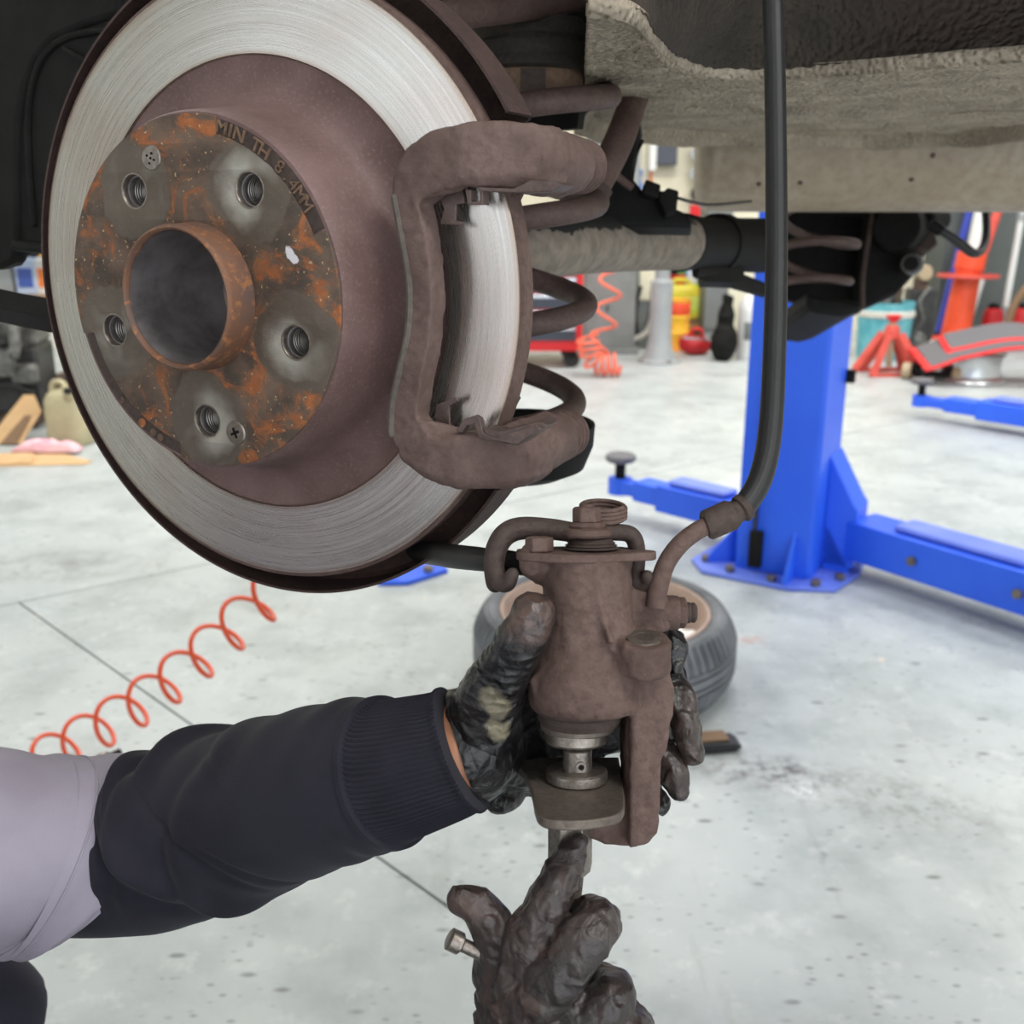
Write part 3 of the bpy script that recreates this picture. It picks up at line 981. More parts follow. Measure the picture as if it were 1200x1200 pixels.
bag = fuse(MB().ell((.05, .0, .075), (.12, .075, .075)).ell((0, 0, .09), (.08, .06, .08)).ell((.1, 0, .07), (.08, .06, .07)), .012, 8)
build(bag, 'bag_body', 'red_dark', t_)
build(MB().tube([(-.01, -.03, .14), (.02, -.06, .2), (.08, -.06, .2), (.11, -.03, .13)], .012, 8, k=5), 'bag_handle', 'red_paint', t_)
build(MB().tube([(-.05, -.05, .14), (.15, -.05, .12)], .007, 6), 'zip', 'chrome', t_)
# grey cabinet + black bag + white drum behind the beam
Y = 8.2
x0, z0, w, h = rbox(824, 300, 858, 408, Y)
t_ = thing('grey_cabinet', 'tall plain grey cabinet standing left of the white drum', 'cabinet', yawframe((x0, Y + .25, 0)))
hh = WY(840, 236, Y).z
build(MB().box((0, 0, hh / 2), (w, .4, hh)), 'cabinet_body', 'grey_panel', t_, bevel=.006)
build(MB().box((0, -.205, .06), (w * 1.02, .02, .12)), 'kick_plate', 'grey_post', t_)
build(MB().box((-.005, -.205, hh / 2 + .06), (w * .94, .012, hh - .2)), 'door', 'grey_panel', t_, bevel=.003)
build(MB().box((w * .36, -.222, .75), (.015, .02, .1)), 'door_handle', 'chrome', t_)
f = onfloor(845, 424)
t_ = thing('rubbish_bag', 'black plastic bag of rubbish between the grey cabinet and white drum', 'bag', f)
bg = fuse(MB().ell((.02, .05, .14), (.1, .09, .15)).ell((.03, .05, .3), (.06, .06, .14)).tube([(.03, .05, .36), (.04, .05, .48)], [.03, .045], 10), .012, 4, lambda P, N: .018 * ridge(P * 14, 3) - .01)
build(bg, 'bag_body', 'black_plastic', t_)
build(MB().lathe([(.028, 0), (.036, .008), (.028, .016)], 14, (.033, .05, .395)), 'bag_tie', 'black_rubber', t_)
f = onfloor(882, 420)
t_ = thing('white_drum', 'white plastic drum with grey label standing left of the blue post', 'drum', f)
r, h = .13, .50
build(MB().lathe([(0, 0), (r * .94, 0), (r, .03), (r, h * .7), (r * .95, h * .82), (r * .7, h * .93), (r * .55, h * .95), (0, h * .95)], 28), 'drum_body', 'white_plastic', t_)
build(MB().lathe([(0, 0), (r * .3, 0), (r * .3, .05), (0, .05)], 16, (0, 0, h * .95)), 'cap', 'white_plastic_dirty', t_)
build(MB().lathe([(r * 1.004, h * .3), (r * 1.02, h * .31), (r * 1.02, h * .55), (r * 1.004, h * .56)], 14, a0=-2.4, a1=-1.0), 'paper_label', 'grey_panel', t_)
# wall fittings above the beam
Y = 9.36
x0, z0, w, h = rbox(766, 150, 794, 194, Y)
t_ = thing('monitor', 'dark monitor hanging on the cream wall beyond the axle', 'monitor', yawframe((x0, Y, z0)))
build(MB().box((0, -.03, h / 2), (w, .06, h)), 'screen', 'screen_dark', t_, bevel=.008)
build(MB().box((-w * .6, -.05, h / 2), (w * .3, .1, h * 1.3)), 'side_frame', 'white_plastic', t_, bevel=.006)
x0, z0, w, h = rbox(736, 150, 758, 245, Y)
t_ = thing('cable_bundle', 'blue and white cables hanging down the cream wall beyond the axle', 'cables', yawframe((x0, Y, z0)))
build(MB().tube([(.06, -.03, h * 1.2), (-.03, -.04, h), (-.06, -.05, h * .6), (-.04, -.05, -.1)], .018, 8, k=5), 'cable', 'grey_panel', t_)
build(fuse(MB().tube([(-.01, -.05, h * .5), (-.03, -.06, h * .2), (-.05, -.05, -.12)], [.05, .07, .05], 10, k=4), .015, 2, lambda P, N: .02 * vnoise(P * 20)), 'blue_hank', 'blue_cable', t_)
build(MB().tube([(.12, -.02, h * .75), (.12, -.02, .1)], .012, 6), 'cable', 'orange_label', t_)
Y = 9.2
x0, z0, w, h = rbox(808, 150, 836, 246, Y)
t_ = thing('hanging_gasket_board', 'grey scalloped exhaust gaskets hanging on a board left of the muffler', 'gaskets', yawframe((x0, Y, z0)))
build(MB().box((.08, .05, h / 2 - .2), (w * 1.2, .03, h * 1.6)), 'board', 'grey_panel', t_)
g_ = MB()
for k in range(5):
    g_.lathe([(.02, 0), (.05, 0), (.05, .02), (.02, .02)], 14, (-w * .3 + (k % 2) * .03, -.0, h * (.45 + .12 * k)), 'y')
build(g_, 'gasket', 'grey_post', t_)
build(MB().lathe([(.03, 0), (.055, 0), (.055, .03), (.03, .03)], 18, (-w * .15, -.0, h * .2), 'y'), 'ring', 'black_rubber', t_)
build(MB().box((.0, .0, -.02), (.16, .06, .12)), 'red_box', 'red_paint', t_, bevel=.006)
build(MB().box((-.04, -.0, -.22), (.3, .12, .24)), 'white_box', 'lavender_cloth', t_, bevel=.006)

# ---------------------------------------------------------------- right background
f = onfloor(1040, 438, rad(6))
t_ = thing('jack_stand', 'worn red jack stand on the floor beside the blue lift post', 'jack stand', f)
H_, b_ = .27, .165
for (sx_, sy) in ((-1, -1), (1, -1), (1, 1), (-1, 1)):
    a = Vector((sx_ * b_, sy * .12, 0))
    b = Vector((sx_ * .035, sy * .035, H_))
    build(MB().tube([a, b], [.040, .034], 4, flat=(1.2, .8)), 'leg', 'red_paint_worn', t_)
build(MB().box((0, -.12, .012), (2 * b_ + .04, .03, .024)), 'foot_rail', 'red_paint_worn', t_)
build(MB().box((0, .12, .012), (2 * b_ + .04, .03, .024)), 'foot_rail', 'red_paint_worn', t_)
build(MB().lathe([(0, 0), (.052, 0), (.05, .07), (.04, .09), (0, .09)], 16, (0, 0, H_ - .03)), 'collar', 'red_paint_worn', t_)
build(MB().box((0, 0, .2), (.04, .03, .3)), 'ratchet_bar', 'caster_tan', t_, bevel=.004)
build(MB().hull([(-.05, -.03, .40), (.05, -.03, .40), (.05, .03, .40), (-.05, .03, .40), (-.02, -.02, .35), (.02, .02, .35), (-.02, .02, .35), (.02, -.02, .35)]), 'saddle', 'red_paint', t_, bevel=.005)
f = onfloor(1043, 424)
t_ = thing('parts_bucket', 'teal bucket heaped with scrap metal standing behind the red jack stand', 'bucket', f)
r, h = .20, .42
build(MB().lathe([(0, 0), (r * .9, 0), (r * .9, .01), (r, h * .78), (r * 1.05, h * .8), (r * 1.0, h * .82), (r * 1.02, h), (r * .97, h), (r * .9, h * .9), (0, h * .9)], 30, (0, .2, 0)), 'bucket_body', 'teal_paint', t_)
build(MB().lathe([(r * 1.0, h * .74), (r * 1.06, h * .76), (r * 1.06, h * .84), (r * 1.02, h * .86)], 30, (0, .2, 0)), 'rim_band', 'white_plastic_dirty', t_)
for k in range(9):
    rx = random.Random(k)
    p = Vector((rx.uniform(-.13, .13), .2 + rx.uniform(-.12, .12), h * .92))
    q = p + Vector((rx.uniform(-.06, .12), rx.uniform(-.05, .05), rx.uniform(.05, .2)))
    build(MB().tube([p, q], [rx.uniform(.02, .05), rx.uniform(.012, .035)], 8), 'scrap_part', ['engine_rust', 'engine_alloy', 'black_metal'][k % 3], t_, bevel=.004)
f = onfloor(1072, 418)
t_ = thing('scrap_part', 'dark machine part with tan knob leaning between bucket and orange jack', 'machine part', f)
build(MB().box((.05, .15, .25), (.2, .16, .5)), 'housing', 'engine_black', t_, bevel=.02)
build(MB().lathe([(0, 0), (.05, 0), (.06, .02), (.06, .08), (.04, .1), (0, .1)], 16, (.02, .02, .62), 'y'), 'knob', 'caster_tan', t_)
build(MB().box((.03, .12, .56), (.09, .09, .16)), 'neck', 'engine_rust', t_, bevel=.01)
build(MB().tube([(-.06, -.02, .15), (.02, -.04, .28), (-.03, -.04, .42), (.05, 0, .52)], .012, 6), 'linkage', 'engine_alloy', t_)
build(MB().ell((.0, -.02, .1), (.07, .06, .1)), 'rounded_cover', 'engine_alloy', t_)
# orange transmission jack
f = onfloor(1117, 404, 0)
s_ = f.o.y / 1200
t_ = thing('transmission_jack', 'tall orange hydraulic jack column with round plate and steel ram', 'jack', f)
build(MB().tube([(0, 0, 0.0), (.05, 0, .62)], [.115, .1], 20), 'cylinder', 'orange_paint', t_)
build(MB().tube([(.048, 0, .60), (.062, 0, .74)], [.115, .115], 20), 'gland', 'orange_paint', t_, bevel=.01)
build(MB().lathe([(0, 0), (.235, 0), (.24, .01), (.235, .02), (0, .02)], 32, (.05, 0, .545)), 'round_plate', 'red_paint_worn', t_)
build(MB().tube([(.065, 0, .74), (.12, 0, 1.5)], .05, 16), 'ram', 'pole_white', t_)
build(MB().tube([(.14, -.03, .74), (.22, -.03, 1.12)], .035, 10), 'lever', 'red_paint_worn', t_)
build(MB().box((0, 0, .03), (.34, .3, .06)), 'foot', 'orange_paint', t_, bevel=.01)
f = onfloor(1098, 396)
t_ = thing('blue_pole', 'slim blue pole leaning beside the orange jack column', 'pole', f)
build(MB().tube([(0, 0, 0), (.17, .0, 1.25)], .032, 10), 'pole_shaft', 'pole_blue', t_)
build(MB().lathe([(0, 0), (.036, 0), (.036, .05), (0, .05)], 12, (0, 0, 0)), 'pole_tip', 'black_rubber', t_)
f = onfloor(1137, 398)
t_ = thing('white_tube', 'short white tube leaning just behind the orange jack column', 'tube', f)
build(MB().tube([(-.02, .05, .12), (.05, .05, .5)], .03, 12), 'tube_shaft', 'pole_white', t_)
build(MB().tube([(-.04, .05, .0), (-.02, .05, .12)], .034, 12), 'tube_end', 'grey_post', t_)
f = onfloor(1171, 402)
t_ = thing('white_pole', 'tall thin white pole standing against the dark wall', 'pole', f)
build(MB().tube([(.01, .0, .30), (.055, .0, 1.45)], .026, 12), 'pole_shaft', 'pole_white', t_)
build(MB().tube([(.005, 0, .0), (.01, 0, .3)], .03, 12), 'pole_socket', 'grey_post', t_)
build(MB().tube([(.037, 0, .98), (.039, 0, 1.04)], .032, 12), 'pole_joint', 'grey_post', t_)
for (px, lb) in ((1159, 'red gas bottle standing left of the white pole'), (1192, 'red gas bottle half hidden behind the brown hose loop')):
    f = onfloor(px, 404)
    t_ = thing('gas_bottle', lb, 'gas bottle', f)
    build(MB().lathe([(0, 0), (.08, 0), (.08, .24), (.07, .28), (.03, .31), (0, .31)], 20), 'bottle_body', 'red_dark', t_)
    build(MB().lathe([(0, 0), (.045, 0), (.045, .03), (.02, .05), (0, .05)], 14, (0, 0, .29)), 'valve', 'black_metal', t_)
f = onfloor(1190, 412)
t_ = thing('hose_loop', 'brown hose bent in a loop beside the red gas bottles', 'hose', f)
build(MB().tube([(-.08, 0, .03), (-.09, 0, .2), (-.06, 0, .36), (.02, 0, .5), (.12, 0, .6)], .03, 10, k=5), 'hose_body', 'brown_hose', t_)
build(MB().tube([(-.1, -.04, .1), (.0, -.05, .14), (.08, -.05, .19), (.16, -.05, .17)], .022, 8, k=4), 'blue_strap', 'blue_cable', t_)
# floor jack with tan casters
f = onfloor(1090, 447, rad(-28))
t_ = thing('floor_jack', 'low black trolley jack with tan casters left of the creeper', 'trolley jack', f)
build(MB().box((0, .03, .055), (.26, .05, .045)), 'front_axle_bar', 'black_metal', t_, bevel=.005)
build(MB().box((-.11, .28, .07), (.03, .55, .07)), 'side_rail', 'black_metal', t_, bevel=.005)
build(MB().box((.11, .28, .07), (.03, .55, .07)), 'side_rail', 'black_metal', t_, bevel=.005)
for sx_ in (-1, 1):
    build(MB().lathe([(0, -.03), (.045, -.03), (.055, -.02), (.055, .02), (.045, .03), (0, .03)], 18, (sx_ * .155, .03, .055), 'x'), 'caster', 'caster_tan', t_)
build(MB().box((0, .02, .095), (.12, .06, .05)), 'crosshead', 'white_plastic_dirty', t_, bevel=.008)
build(MB().hull([(-.06, .15, .09), (.06, .15, .09), (-.05, .45, .2), (.05, .45, .2), (-.06, .2, .17), (.06, .2, .17)]), 'lift_beam', 'engine_rust', t_)
build(MB().lathe([(0, 0), (.06, 0), (.07, .015), (.06, .03), (0, .03)], 18, (0, .3, .2)), 'saddle', 'white_plastic_dirty', t_)
# alloy wheel under creeper
f = onfloor(1152, 452)
t_ = thing('alloy_rim', 'bare silver alloy rim lying on the floor under the creeper', 'wheel rim', f)
build(MB().lathe([(.16, .02), (.215, .0), (.222, .01), (.215, .025), (.185, .045), (.178, .08), (.178, .13), (.19, .165), (.205, .185), (.19, .19), (.165, .14), (.16, .06)], 48, (0, .2, 0), close=True), 'rim_barrel', 'alloy', t_)
build(MB().lathe([(0, .14), (.05, .14), (.06, .15), (.06, .165), (0, .165)], 24, (0, .2, 0)), 'rim_centre', 'alloy', t_)
for k in range(5):
    s2 = MB().prism([(.05, -.025, .145), (.17, -.018, .15), (.17, .018, .15), (.05, .025, .145)], (0, 0, .022))
    s2.v = [Matrix.Rotation(k * 1.2566, 3, 'Z') @ Vector(p) + Vector((0, .2, 0)) for p in s2.v]
    build(s2, 'spoke', 'alloy', t_, bevel=.004)
# creeper board
f = onfloor(1150, 452, rad(-4))
t_ = thing('creeper_board', 'wavy grey mechanic creeper with red edges resting on the silver rim', 'creeper', f)
def wavy(x):
    return .215 + .045 * math.sin((x + .05) * 5.5) - .05 * max(0, -x - .18) * 6
def strip(x0, x1, y0, y1, th, n=26, dz=0):
    v, q = [], []
    for i in range(n + 1):
        x = x0 + (x1 - x0) * i / n
        z = wavy(x) + dz
        v += [(x, y0, z - .02), (x, y0, z - .02 + th), (x, y1, z + .06 + th), (x, y1, z + .06)]
    for i in range(n):
        b = i * 4
        q += [(b, b + 4, b + 5, b + 1), (b + 1, b + 5, b + 6, b + 2), (b + 2, b + 6, b + 7, b + 3), (b + 3, b + 7, b + 4, b)]
    q += [(0, 1, 2, 3), (n * 4 + 3, n * 4 + 2, n * 4 + 1, n * 4)]
    return MB().add(v, q)
build(strip(-.38, .55, -.06, .34, .018), 'board', 'red_paint', t_, bevel=.006)
build(strip(-.34, .5, -.035, .31, .022, dz=.004), 'pad', 'pad_grey', t_)
build(strip(-.22, .34, .05, .28, .02, dz=.03), 'head_rest', 'red_paint', t_, bevel=.006)
build(strip(-.19, .31, .07, .26, .022, dz=.034), 'head_pad', 'pad_grey', t_)
for (x, y) in ((-.36, .0), (-.3, .3)):
    z = wavy(x)
    build(MB().tube([(x, y, .0), (x, y, z)], [.03, .02], 10), 'creeper_leg', 'black_metal', t_)

# ---------------------------------------------------------------- left background: shelf, engine, jug
Y = 6.0
zs = WY(30, 346, Y).z
xa, xb = WY(-140, 350, Y).x, WY(110, 350, Y).x
t_ = thing('workbench_shelf', 'wooden shelf on a steel frame holding canisters behind the disc', 'shelf', yawframe(((xa + xb) / 2, Y + .2, 0)))
wd = xb - xa
build(MB().box((0, 0, zs - .02), (wd, .5, .04)), 'shelf_board', 'shelf_wood', t_, bevel=.003)
build(MB().box((0, -.25, zs - .085), (wd, .04, .09)), 'front_rail', 'shelf_steel', t_, bevel=.003)
for sx_ in (-1, 1):
    for sy in (-1, 1):
        build(MB().box((sx_ * (wd / 2 - .03), sy * .22, .75), (.05, .05, 1.5)), 'upright', 'shelf_steel', t_)
build(MB().box((0, 0, zs + .42), (wd, .5, .03)), 'upper_board', 'shelf_steel', t_)
up_ = build(MB().box((0, -.26, zs + .255), (wd, .02, .075)), 'hazard_rail', 'black_plastic', t_)
for k in range(7):
    x = -wd / 2 + .1 + k * wd / 7
    build(MB().prism([(x, -.2715, zs + .22), (x + .07, -.2715, zs + .22), (x + .1, -.2715, zs + .29), (x + .03, -.2715, zs + .29)], (0, .002, 0)), 'hazard_stripe', 'hazard_yellow', t_)
yb = Y + .1
for (px, w, mt, lb, cp, nm) in [(12, .10, 'grey_post', None, 'black_plastic', 'grey canister at the outer end of the wooden shelf'),
                              (38, .12, 'pale_blue_plastic', 'navy_label', 'blue_plastic', 'pale blue canister with navy label on the wooden shelf'),
                              (60, .10, 'white_plastic', 'orange_label', 'white_plastic', 'white canister with orange label on the wooden shelf')]:
    p = WY(px, 340, yb)
    jerrycan('canister', nm, (p.x, yb, zs), w, .14, .24, mt, cp, lb, cat='canister')
f = onfloor(-14, 512, rad(10))
t_ = thing('engine_block', 'greasy old engine with alloy manifold standing on the floor', 'engine', f)
build(MB().box((0, .3, .26), (.5, .34, .34)), 'cylinder_block', 'engine_black', t_, bevel=.02)
build(MB().box((0, .3, .06), (.4, .28, .12)), 'oil_pan', 'engine_rust', t_, bevel=.02)
build(MB().box((0, .3, .50), (.5, .3, .14)), 'cylinder_head', 'engine_alloy', t_, bevel=.02)
build(MB().box((-.02, .3, .6), (.44, .22, .07)), 'rocker_cover', 'engine_black', t_, bevel=.02)
for k in range(4):
    x = -.17 + k * .115
    build(MB().tube([(x, .12, .52), (x, .06, .54), (x + .01, .02, .46), (x * .5 + .08, .0, .4)], .03, 10, k=4), 'manifold_runner', 'engine_alloy', t_)
build(MB().lathe([(.04, 0), (.065, 0), (.07, .02), (.065, .05), (.04, .05)], 20, (.11, -.02, .37), 'y'), 'manifold_flange', 'engine_alloy', t_)
build(MB().lathe([(0, 0), (.042, 0), (.042, .01), (0, .01)], 20, (.11, .02, .37), 'y'), 'flange_bore', 'black_plastic', t_)
for k in range(4):
    a = k * 1.57 + .78
    build(MB().hex((.11 + .075 * math.cos(a), -.04, .37 + .075 * math.sin(a)), .012, .02, 'y'), 'flange_bolt', 'engine_alloy', t_)
build(MB().tube([(-.2, .1, .28), (-.05, .05, .22), (.1, .08, .25), (.22, .1, .2)], .02, 8, k=4), 'coolant_hose', 'black_rubber', t_)
build(MB().lathe([(0, 0), (.09, 0), (.1, .02), (.09, .05), (.03, .06), (0, .06)], 24, (-.1, .05, .25), 'y'), 'pulley', 'engine_rust', t_)
build(MB().tube([(.2, .1, .45), (.26, .08, .52), (.3, .1, .62), (.28, .2, .66)], .02, 8, k=4), 'hose_pipe', 'engine_alloy', t_)
build(MB().tube([(.12, .1, .68), (.18, .06, .6), (.16, .05, .5)], .008, 6, k=4), 'wire', 'black_rubber', t_)
build(MB().box((.19, .1, .3), (.12, .1, .1)), 'alternator', 'engine_alloy', t_, bevel=.02)
f = onfloor(66, 498)
t_ = thing('wooden_block', 'dark wooden block behind the stained jug under a green bottle', 'block', f)
build(MB().box((.03, .35, .11), (.3, .22, .22)), 'block_body', 'engine_rust', t_, bevel=.01)
build(MB().box((.03, .24, .11), (.28, .01, .16)), 'block_face', 'brown_hose', t_)
pp = f.out((.0, .33, .22))
bottle('spray_bottle', 'green bottle with white label standing behind the stained jug', pp, .05, .22, 'green_plastic', 'white_plastic', 'white_plastic')
f = onfloor(70, 525, rad(-12))
t_ = thing('plastic_jug', 'stained translucent tan plastic jug with round mouth on the cloth', 'jug', f)
w, d, h = .205, .17, .275
m = MB()
rings = []
nseg = 28
hs = [(0, .86), (.012, .95), (.04, 1.0), (.25, 1.0), (.35, .985), (.62, .985), (.8, .95), (.9, .82), (.97, .6), (1.0, .3)]
for (hz, k) in hs:
    for i in range(nseg):
        a = 2 * math.pi * i / nseg
        e = 2 / 3.2
        x = math.copysign(abs(math.cos(a)) ** e, math.cos(a)) * w / 2 * k
        y = math.copysign(abs(math.sin(a)) ** e, math.sin(a)) * d / 2 * k
        rings.append((x, y + .1, h * hz))
q = [(r_i * nseg + i, r_i * nseg + (i + 1) % nseg, (r_i + 1) * nseg + (i + 1) % nseg, (r_i + 1) * nseg + i) for r_i in range(len(hs) - 1) for i in range(nseg)]
q += [tuple(range(nseg - 1, -1, -1)), tuple((len(hs) - 1) * nseg + i for i in range(nseg))]
m.add(rings, q)
build(m, 'jug_body', 'jug_plastic', t_)
build(MB().tube([(.05, .05, .235), (.07, .02, .275)], [.028, .028], 16), 'mouth', 'jug_plastic', t_)
build(MB().tube([(.067, .025, .269), (.0715, .018, .278)], [.022, .022], 16), 'mouth_opening', 'black_plastic', t_)
build(MB().tube([(-.06, .08, .255), (-.05, .08, .3), (.0, .08, .305), (.03, .07, .265)], .014, 8, k=4), 'handle', 'jug_plastic', t_)
f = onfloor(45, 548)
t_ = thing('cardboard_sheet', 'flattened cardboard sheet on the floor in front of the stained jug', 'cardboard', f)
build(MB().prism([(-.35, 0, .0), (.0, .03, 0), (.19, .05, 0), (.2, .1, 0), (.0, .25, 0), (-.35, .2, 0)], (0, 0, .006)), 'sheet', 'cardboard', t_)
build(MB().prism([(-.3, .02, .007), (-.05, .05, .007), (-.08, .14, .03), (-.3, .12, .03)], (0, 0, .005)), 'flap', 'cardboard', t_)
f = onfloor(30, 522)
t_ = thing('cardboard_flap', 'tan cardboard panel leaning against the old engine beside the jug', 'cardboard', f)
build(MB().prism([(-.2, -.0, .007), (-.02, .0, .007), (.04, .12, .14), (.0, .15, .22), (-.05, .15, .22)], (0, .01, .0)), 'panel', 'cardboard', t_)
build(MB().prism([(-.12, -.004, .01), (-.04, -.004, .01), (.0, .1, .13), (-.03, .1, .13)], (0, -.004, 0)), 'fold', 'brown_hose', t_)
def rag(name, label, p, sx_, sy, mat, seed, hgt=.06):
    n = 26
    f3 = yawframe(p)
    X, Yy = np.meshgrid(np.linspace(-1, 1, n), np.linspace(-1, 1, n))
    P = np.c_[X.ravel() * 3, Yy.ravel() * 3, np.zeros(n * n) + seed]
    edge = np.clip(1 - np.maximum(np.abs(X), np.abs(Yy)).ravel() ** 4, 0, 1)
    z = hgt * (.25 + .75 * ridge(P * .6, seed)) * (.15 + .85 * edge) + .004
    wob = vnoise(P * .5, seed + 2)
    v = np.c_[X.ravel() * sx_ * (1 + .2 * wob), Yy.ravel() * sy * (1 + .2 * wob), z]
    q = [(i * n + j, i * n + j + 1, (i + 1) * n + j + 1, (i + 1) * n + j) for i in range(n - 1) for j in range(n - 1)]
    o = build(MB().add(v, q), name, mat, None, f3, solid=.004)
    return tag(o, label, 'cloth')
rag('rag', 'pink cloth crumpled on the floor in front of the stained jug', G(58, 531), .15, .04, 'pink_cloth', 3, .065)
rag('rag', 'lavender cloth crumpled on the floor right of the stained jug', G(122, 512), .08, .1, 'lavender_cloth', 8, .10)

# ================================================================== CAR: rear axle, brake, underside
TH, EL = rad(26.59), rad(1.49)
DC = W(300.4, 342.6, 0.53)
At = Vector((math.cos(TH), -math.sin(TH), 0))
Aa = Vector((-math.sin(TH) * math.cos(EL), -math.cos(TH) * math.cos(EL), math.sin(EL)))
Au = Aa.cross(At)
DF = Frame(DC, At, Au, Aa)          # x along the car, y up, z outward along the axle

def plate2d(outer, holes, z0, z1, bev=0.0):
    """flat plate with real holes, outline lists of (x, y); thickness z0..z1"""
    cu = bpy.data.curves.new('p', 'CURVE')
    cu.dimensions = '2D'
    cu.fill_mode = 'BOTH'
    cu.extrude = (z1 - z0) / 2 - bev
    cu.bevel_depth = bev
    cu.bevel_resolution = 1
    for lp in [outer] + holes:
        s_ = cu.splines.new('POLY')
        s_.points.add(len(lp) - 1)
        for q, p in zip(s_.points, lp):
            q.co = (p[0], p[1], 0, 1)
        s_.use_cyclic_u = True
    o = bpy.data.objects.new('p', cu)
    COL.objects.link(o)
    dg = bpy.context.evaluated_depsgraph_get()
    me = bpy.data.meshes.new_from_object(o.evaluated_get(dg))
    v = [(q.co.x, q.co.y, q.co.z + (z0 + z1) / 2) for q in me.vertices]
    f = [tuple(p.vertices) for p in me.polygons]
    bpy.data.objects.remove(o)
    bpy.data.curves.remove(cu)
    bpy.data.meshes.remove(me)
    return MB().add(v, f)

def circ(r, n=32, cx=0, cy=0):
    return [(cx + r * math.cos(2 * math.pi * i / n), cy + r * math.sin(2 * math.pi * i / n)) for i in range(n)]

def dang(px, py, z=.042):
    p = DF.hit(px, py, z)
    return math.degrees(math.atan2(p.y, p.x))

disc = thing('brake_disc', 'worn silver brake disc with rusty brown hat facing the viewer', 'brake disc', DF)
RI, RD = .1135, .1520
build(MB().lathe([(RI, -.0008), (RI + .0006, 0), (RD - .0005, 0), (RD - .0002, -.0005), (RD - .0002, -.0100), (RD - .0012, -.011), (RI, -.011)], 256, close=True), 'friction_ring', 'friction_steel', disc, angle=20)
build(MB().lathe([(RD, -.0006), (RD + .0016, -.0012), (RD + .0016, -.0106), (RD, -.0112), (RD - .0006, -.0112), (RD - .0004, -.0006)], 256, close=True), 'rim_edge', 'cast_brown', disc, angle=50)
R1 = .0826
build(MB().lathe([(RI + .0002, -.0108), (RI + .0002, -.0012), (.1115, -.0020), (.104, -.0022), (.097, -.0010), (.0925, .0022), (.0900, .0070), (.0880, .016), (.0862, .030), (.0850, .0385), (R1 + .0012, .0408), (R1, .0410), (.0740, .0410), (.0740, .036), (.080, .03), (.085, .0), (.095, -.0108)], 192, close=True), 'hat_wall', 'hat_side', disc, angle=40)
bands = [(dang(373, 273), dang(254, 134)), (dang(100, 391) % 360, dang(212, 536) % 360)]
outl = []
for i in range(360):
    a = i
    rr = R1
    for (b0, b1) in bands:
        if b0 < a < b1:
            rr = .0752
    outl.append((rr * math.cos(rad(a)), rr * math.sin(rad(a))))
SCREWS = [tuple(DF.hit(178, 185, .042))[:2], tuple(DF.hit(277, 507, .042))[:2]]
holes = [circ(.0352, 64)] + [circ(.0086, 28, bx, by) for bx, by in BOLTS] + [circ(.0062, 24, x, y) for x, y in SCREWS]
build(plate2d(outl, holes, .0395, .0425, .0004), 'hat_face', 'hat_face', disc, angle=30)
# cast lettering round the edge of the hat
def text_mesh(ch, size, depth):
    cu = bpy.data.curves.new('t', 'FONT')
    cu.body, cu.size, cu.extrude, cu.align_x = ch, size, depth, 'CENTER'
    cu.resolution_u = 3
    o = bpy.data.objects.new('t', cu)
    COL.objects.link(o)
    dg = bpy.context.evaluated_depsgraph_get()
    me = bpy.data.meshes.new_from_object(o.evaluated_get(dg))
    v = [tuple(q.co) for q in me.vertices]
    f = [tuple(p.vertices) for p in me.polygons]
    bpy.data.objects.remove(o)
    bpy.data.curves.remove(cu)
    bpy.data.meshes.remove(me)
    return v, f
def arc_text(s, a0, a1, r, size, z):
    m = MB()
    for i, ch in enumerate(s):
        if ch == ' ':
            continue
        a = rad(a0 + (a1 - a0) * (i + .5) / len(s))
        v, f = text_mesh(ch, size, .0005)
        R = Matrix.Rotation(a - math.pi / 2, 3, 'Z')
        c0 = Vector((r * math.cos(a), r * math.sin(a), z))
        m.add([R @ Vector((x * 1.1, y, zz)) + c0 for x, y, zz in v], f)
    return m
for (b0, b1) in bands:
    build(MB().lathe([(.0754, .0409), (.0822, .0409), (.0822, .0413), (.0754, .0413)], 40, a0=rad(b0 + .6), a1=rad(b1 - .6), close=True), 'lettering_band', 'cast_dark', disc)
b0, b1 = bands[0]
build(arc_text('MIN TH 8.4MM', b1 - .5, b0 + 8, .0762, .0082, .0418), 'cast_lettering', 'cast_tan', disc, smooth=False)
b0, b1 = bands[1]
m = MB()
for (k, wd) in ((.46, .6), (.66, .8), (.76, .7), (.82, .7)):
    a = rad(b0 + (b1 - b0) * k)
    m.lathe([(0, .041), (.0030 * wd, .041), (.0030 * wd, .0420), (.002 * wd, .0424), (0, .0424)], 12, (.0795 * math.cos(a), .0795 * math.sin(a), 0))
build(m, 'cast_mark', 'hat_face', disc)
# retaining screws
for i, (x, y) in enumerate(SCREWS):
    m = MB().lathe([(0, .040), (.0060, .040), (.0061, .0424), (.0054, .0430), (0, .0431)], 24, (x, y, 0))
    sc_ob = build(m, 'retaining_screw', 'steel_tool', disc)
    x_ = MB()
    if i:
        for a in (.4, 1.97):
            R = Matrix.Rotation(a, 3, 'Z')
            x_.box((x, y, .0430), (.0055, .0013, .0006), R)
    else:
        for (dx, dy) in ((-.002, .001), (.001, .002), (.0022, -.001), (-.0008, -.0025), (.0002, -.0002)):
            x_.lathe([(0, .0428), (.0006, .0428), (.0006, .04335), (0, .04335)], 8, (x + dx, y + dy, 0))
    build(x_, 'cross_slot' if i else 'punch_mark', 'black_metal', sc_ob)

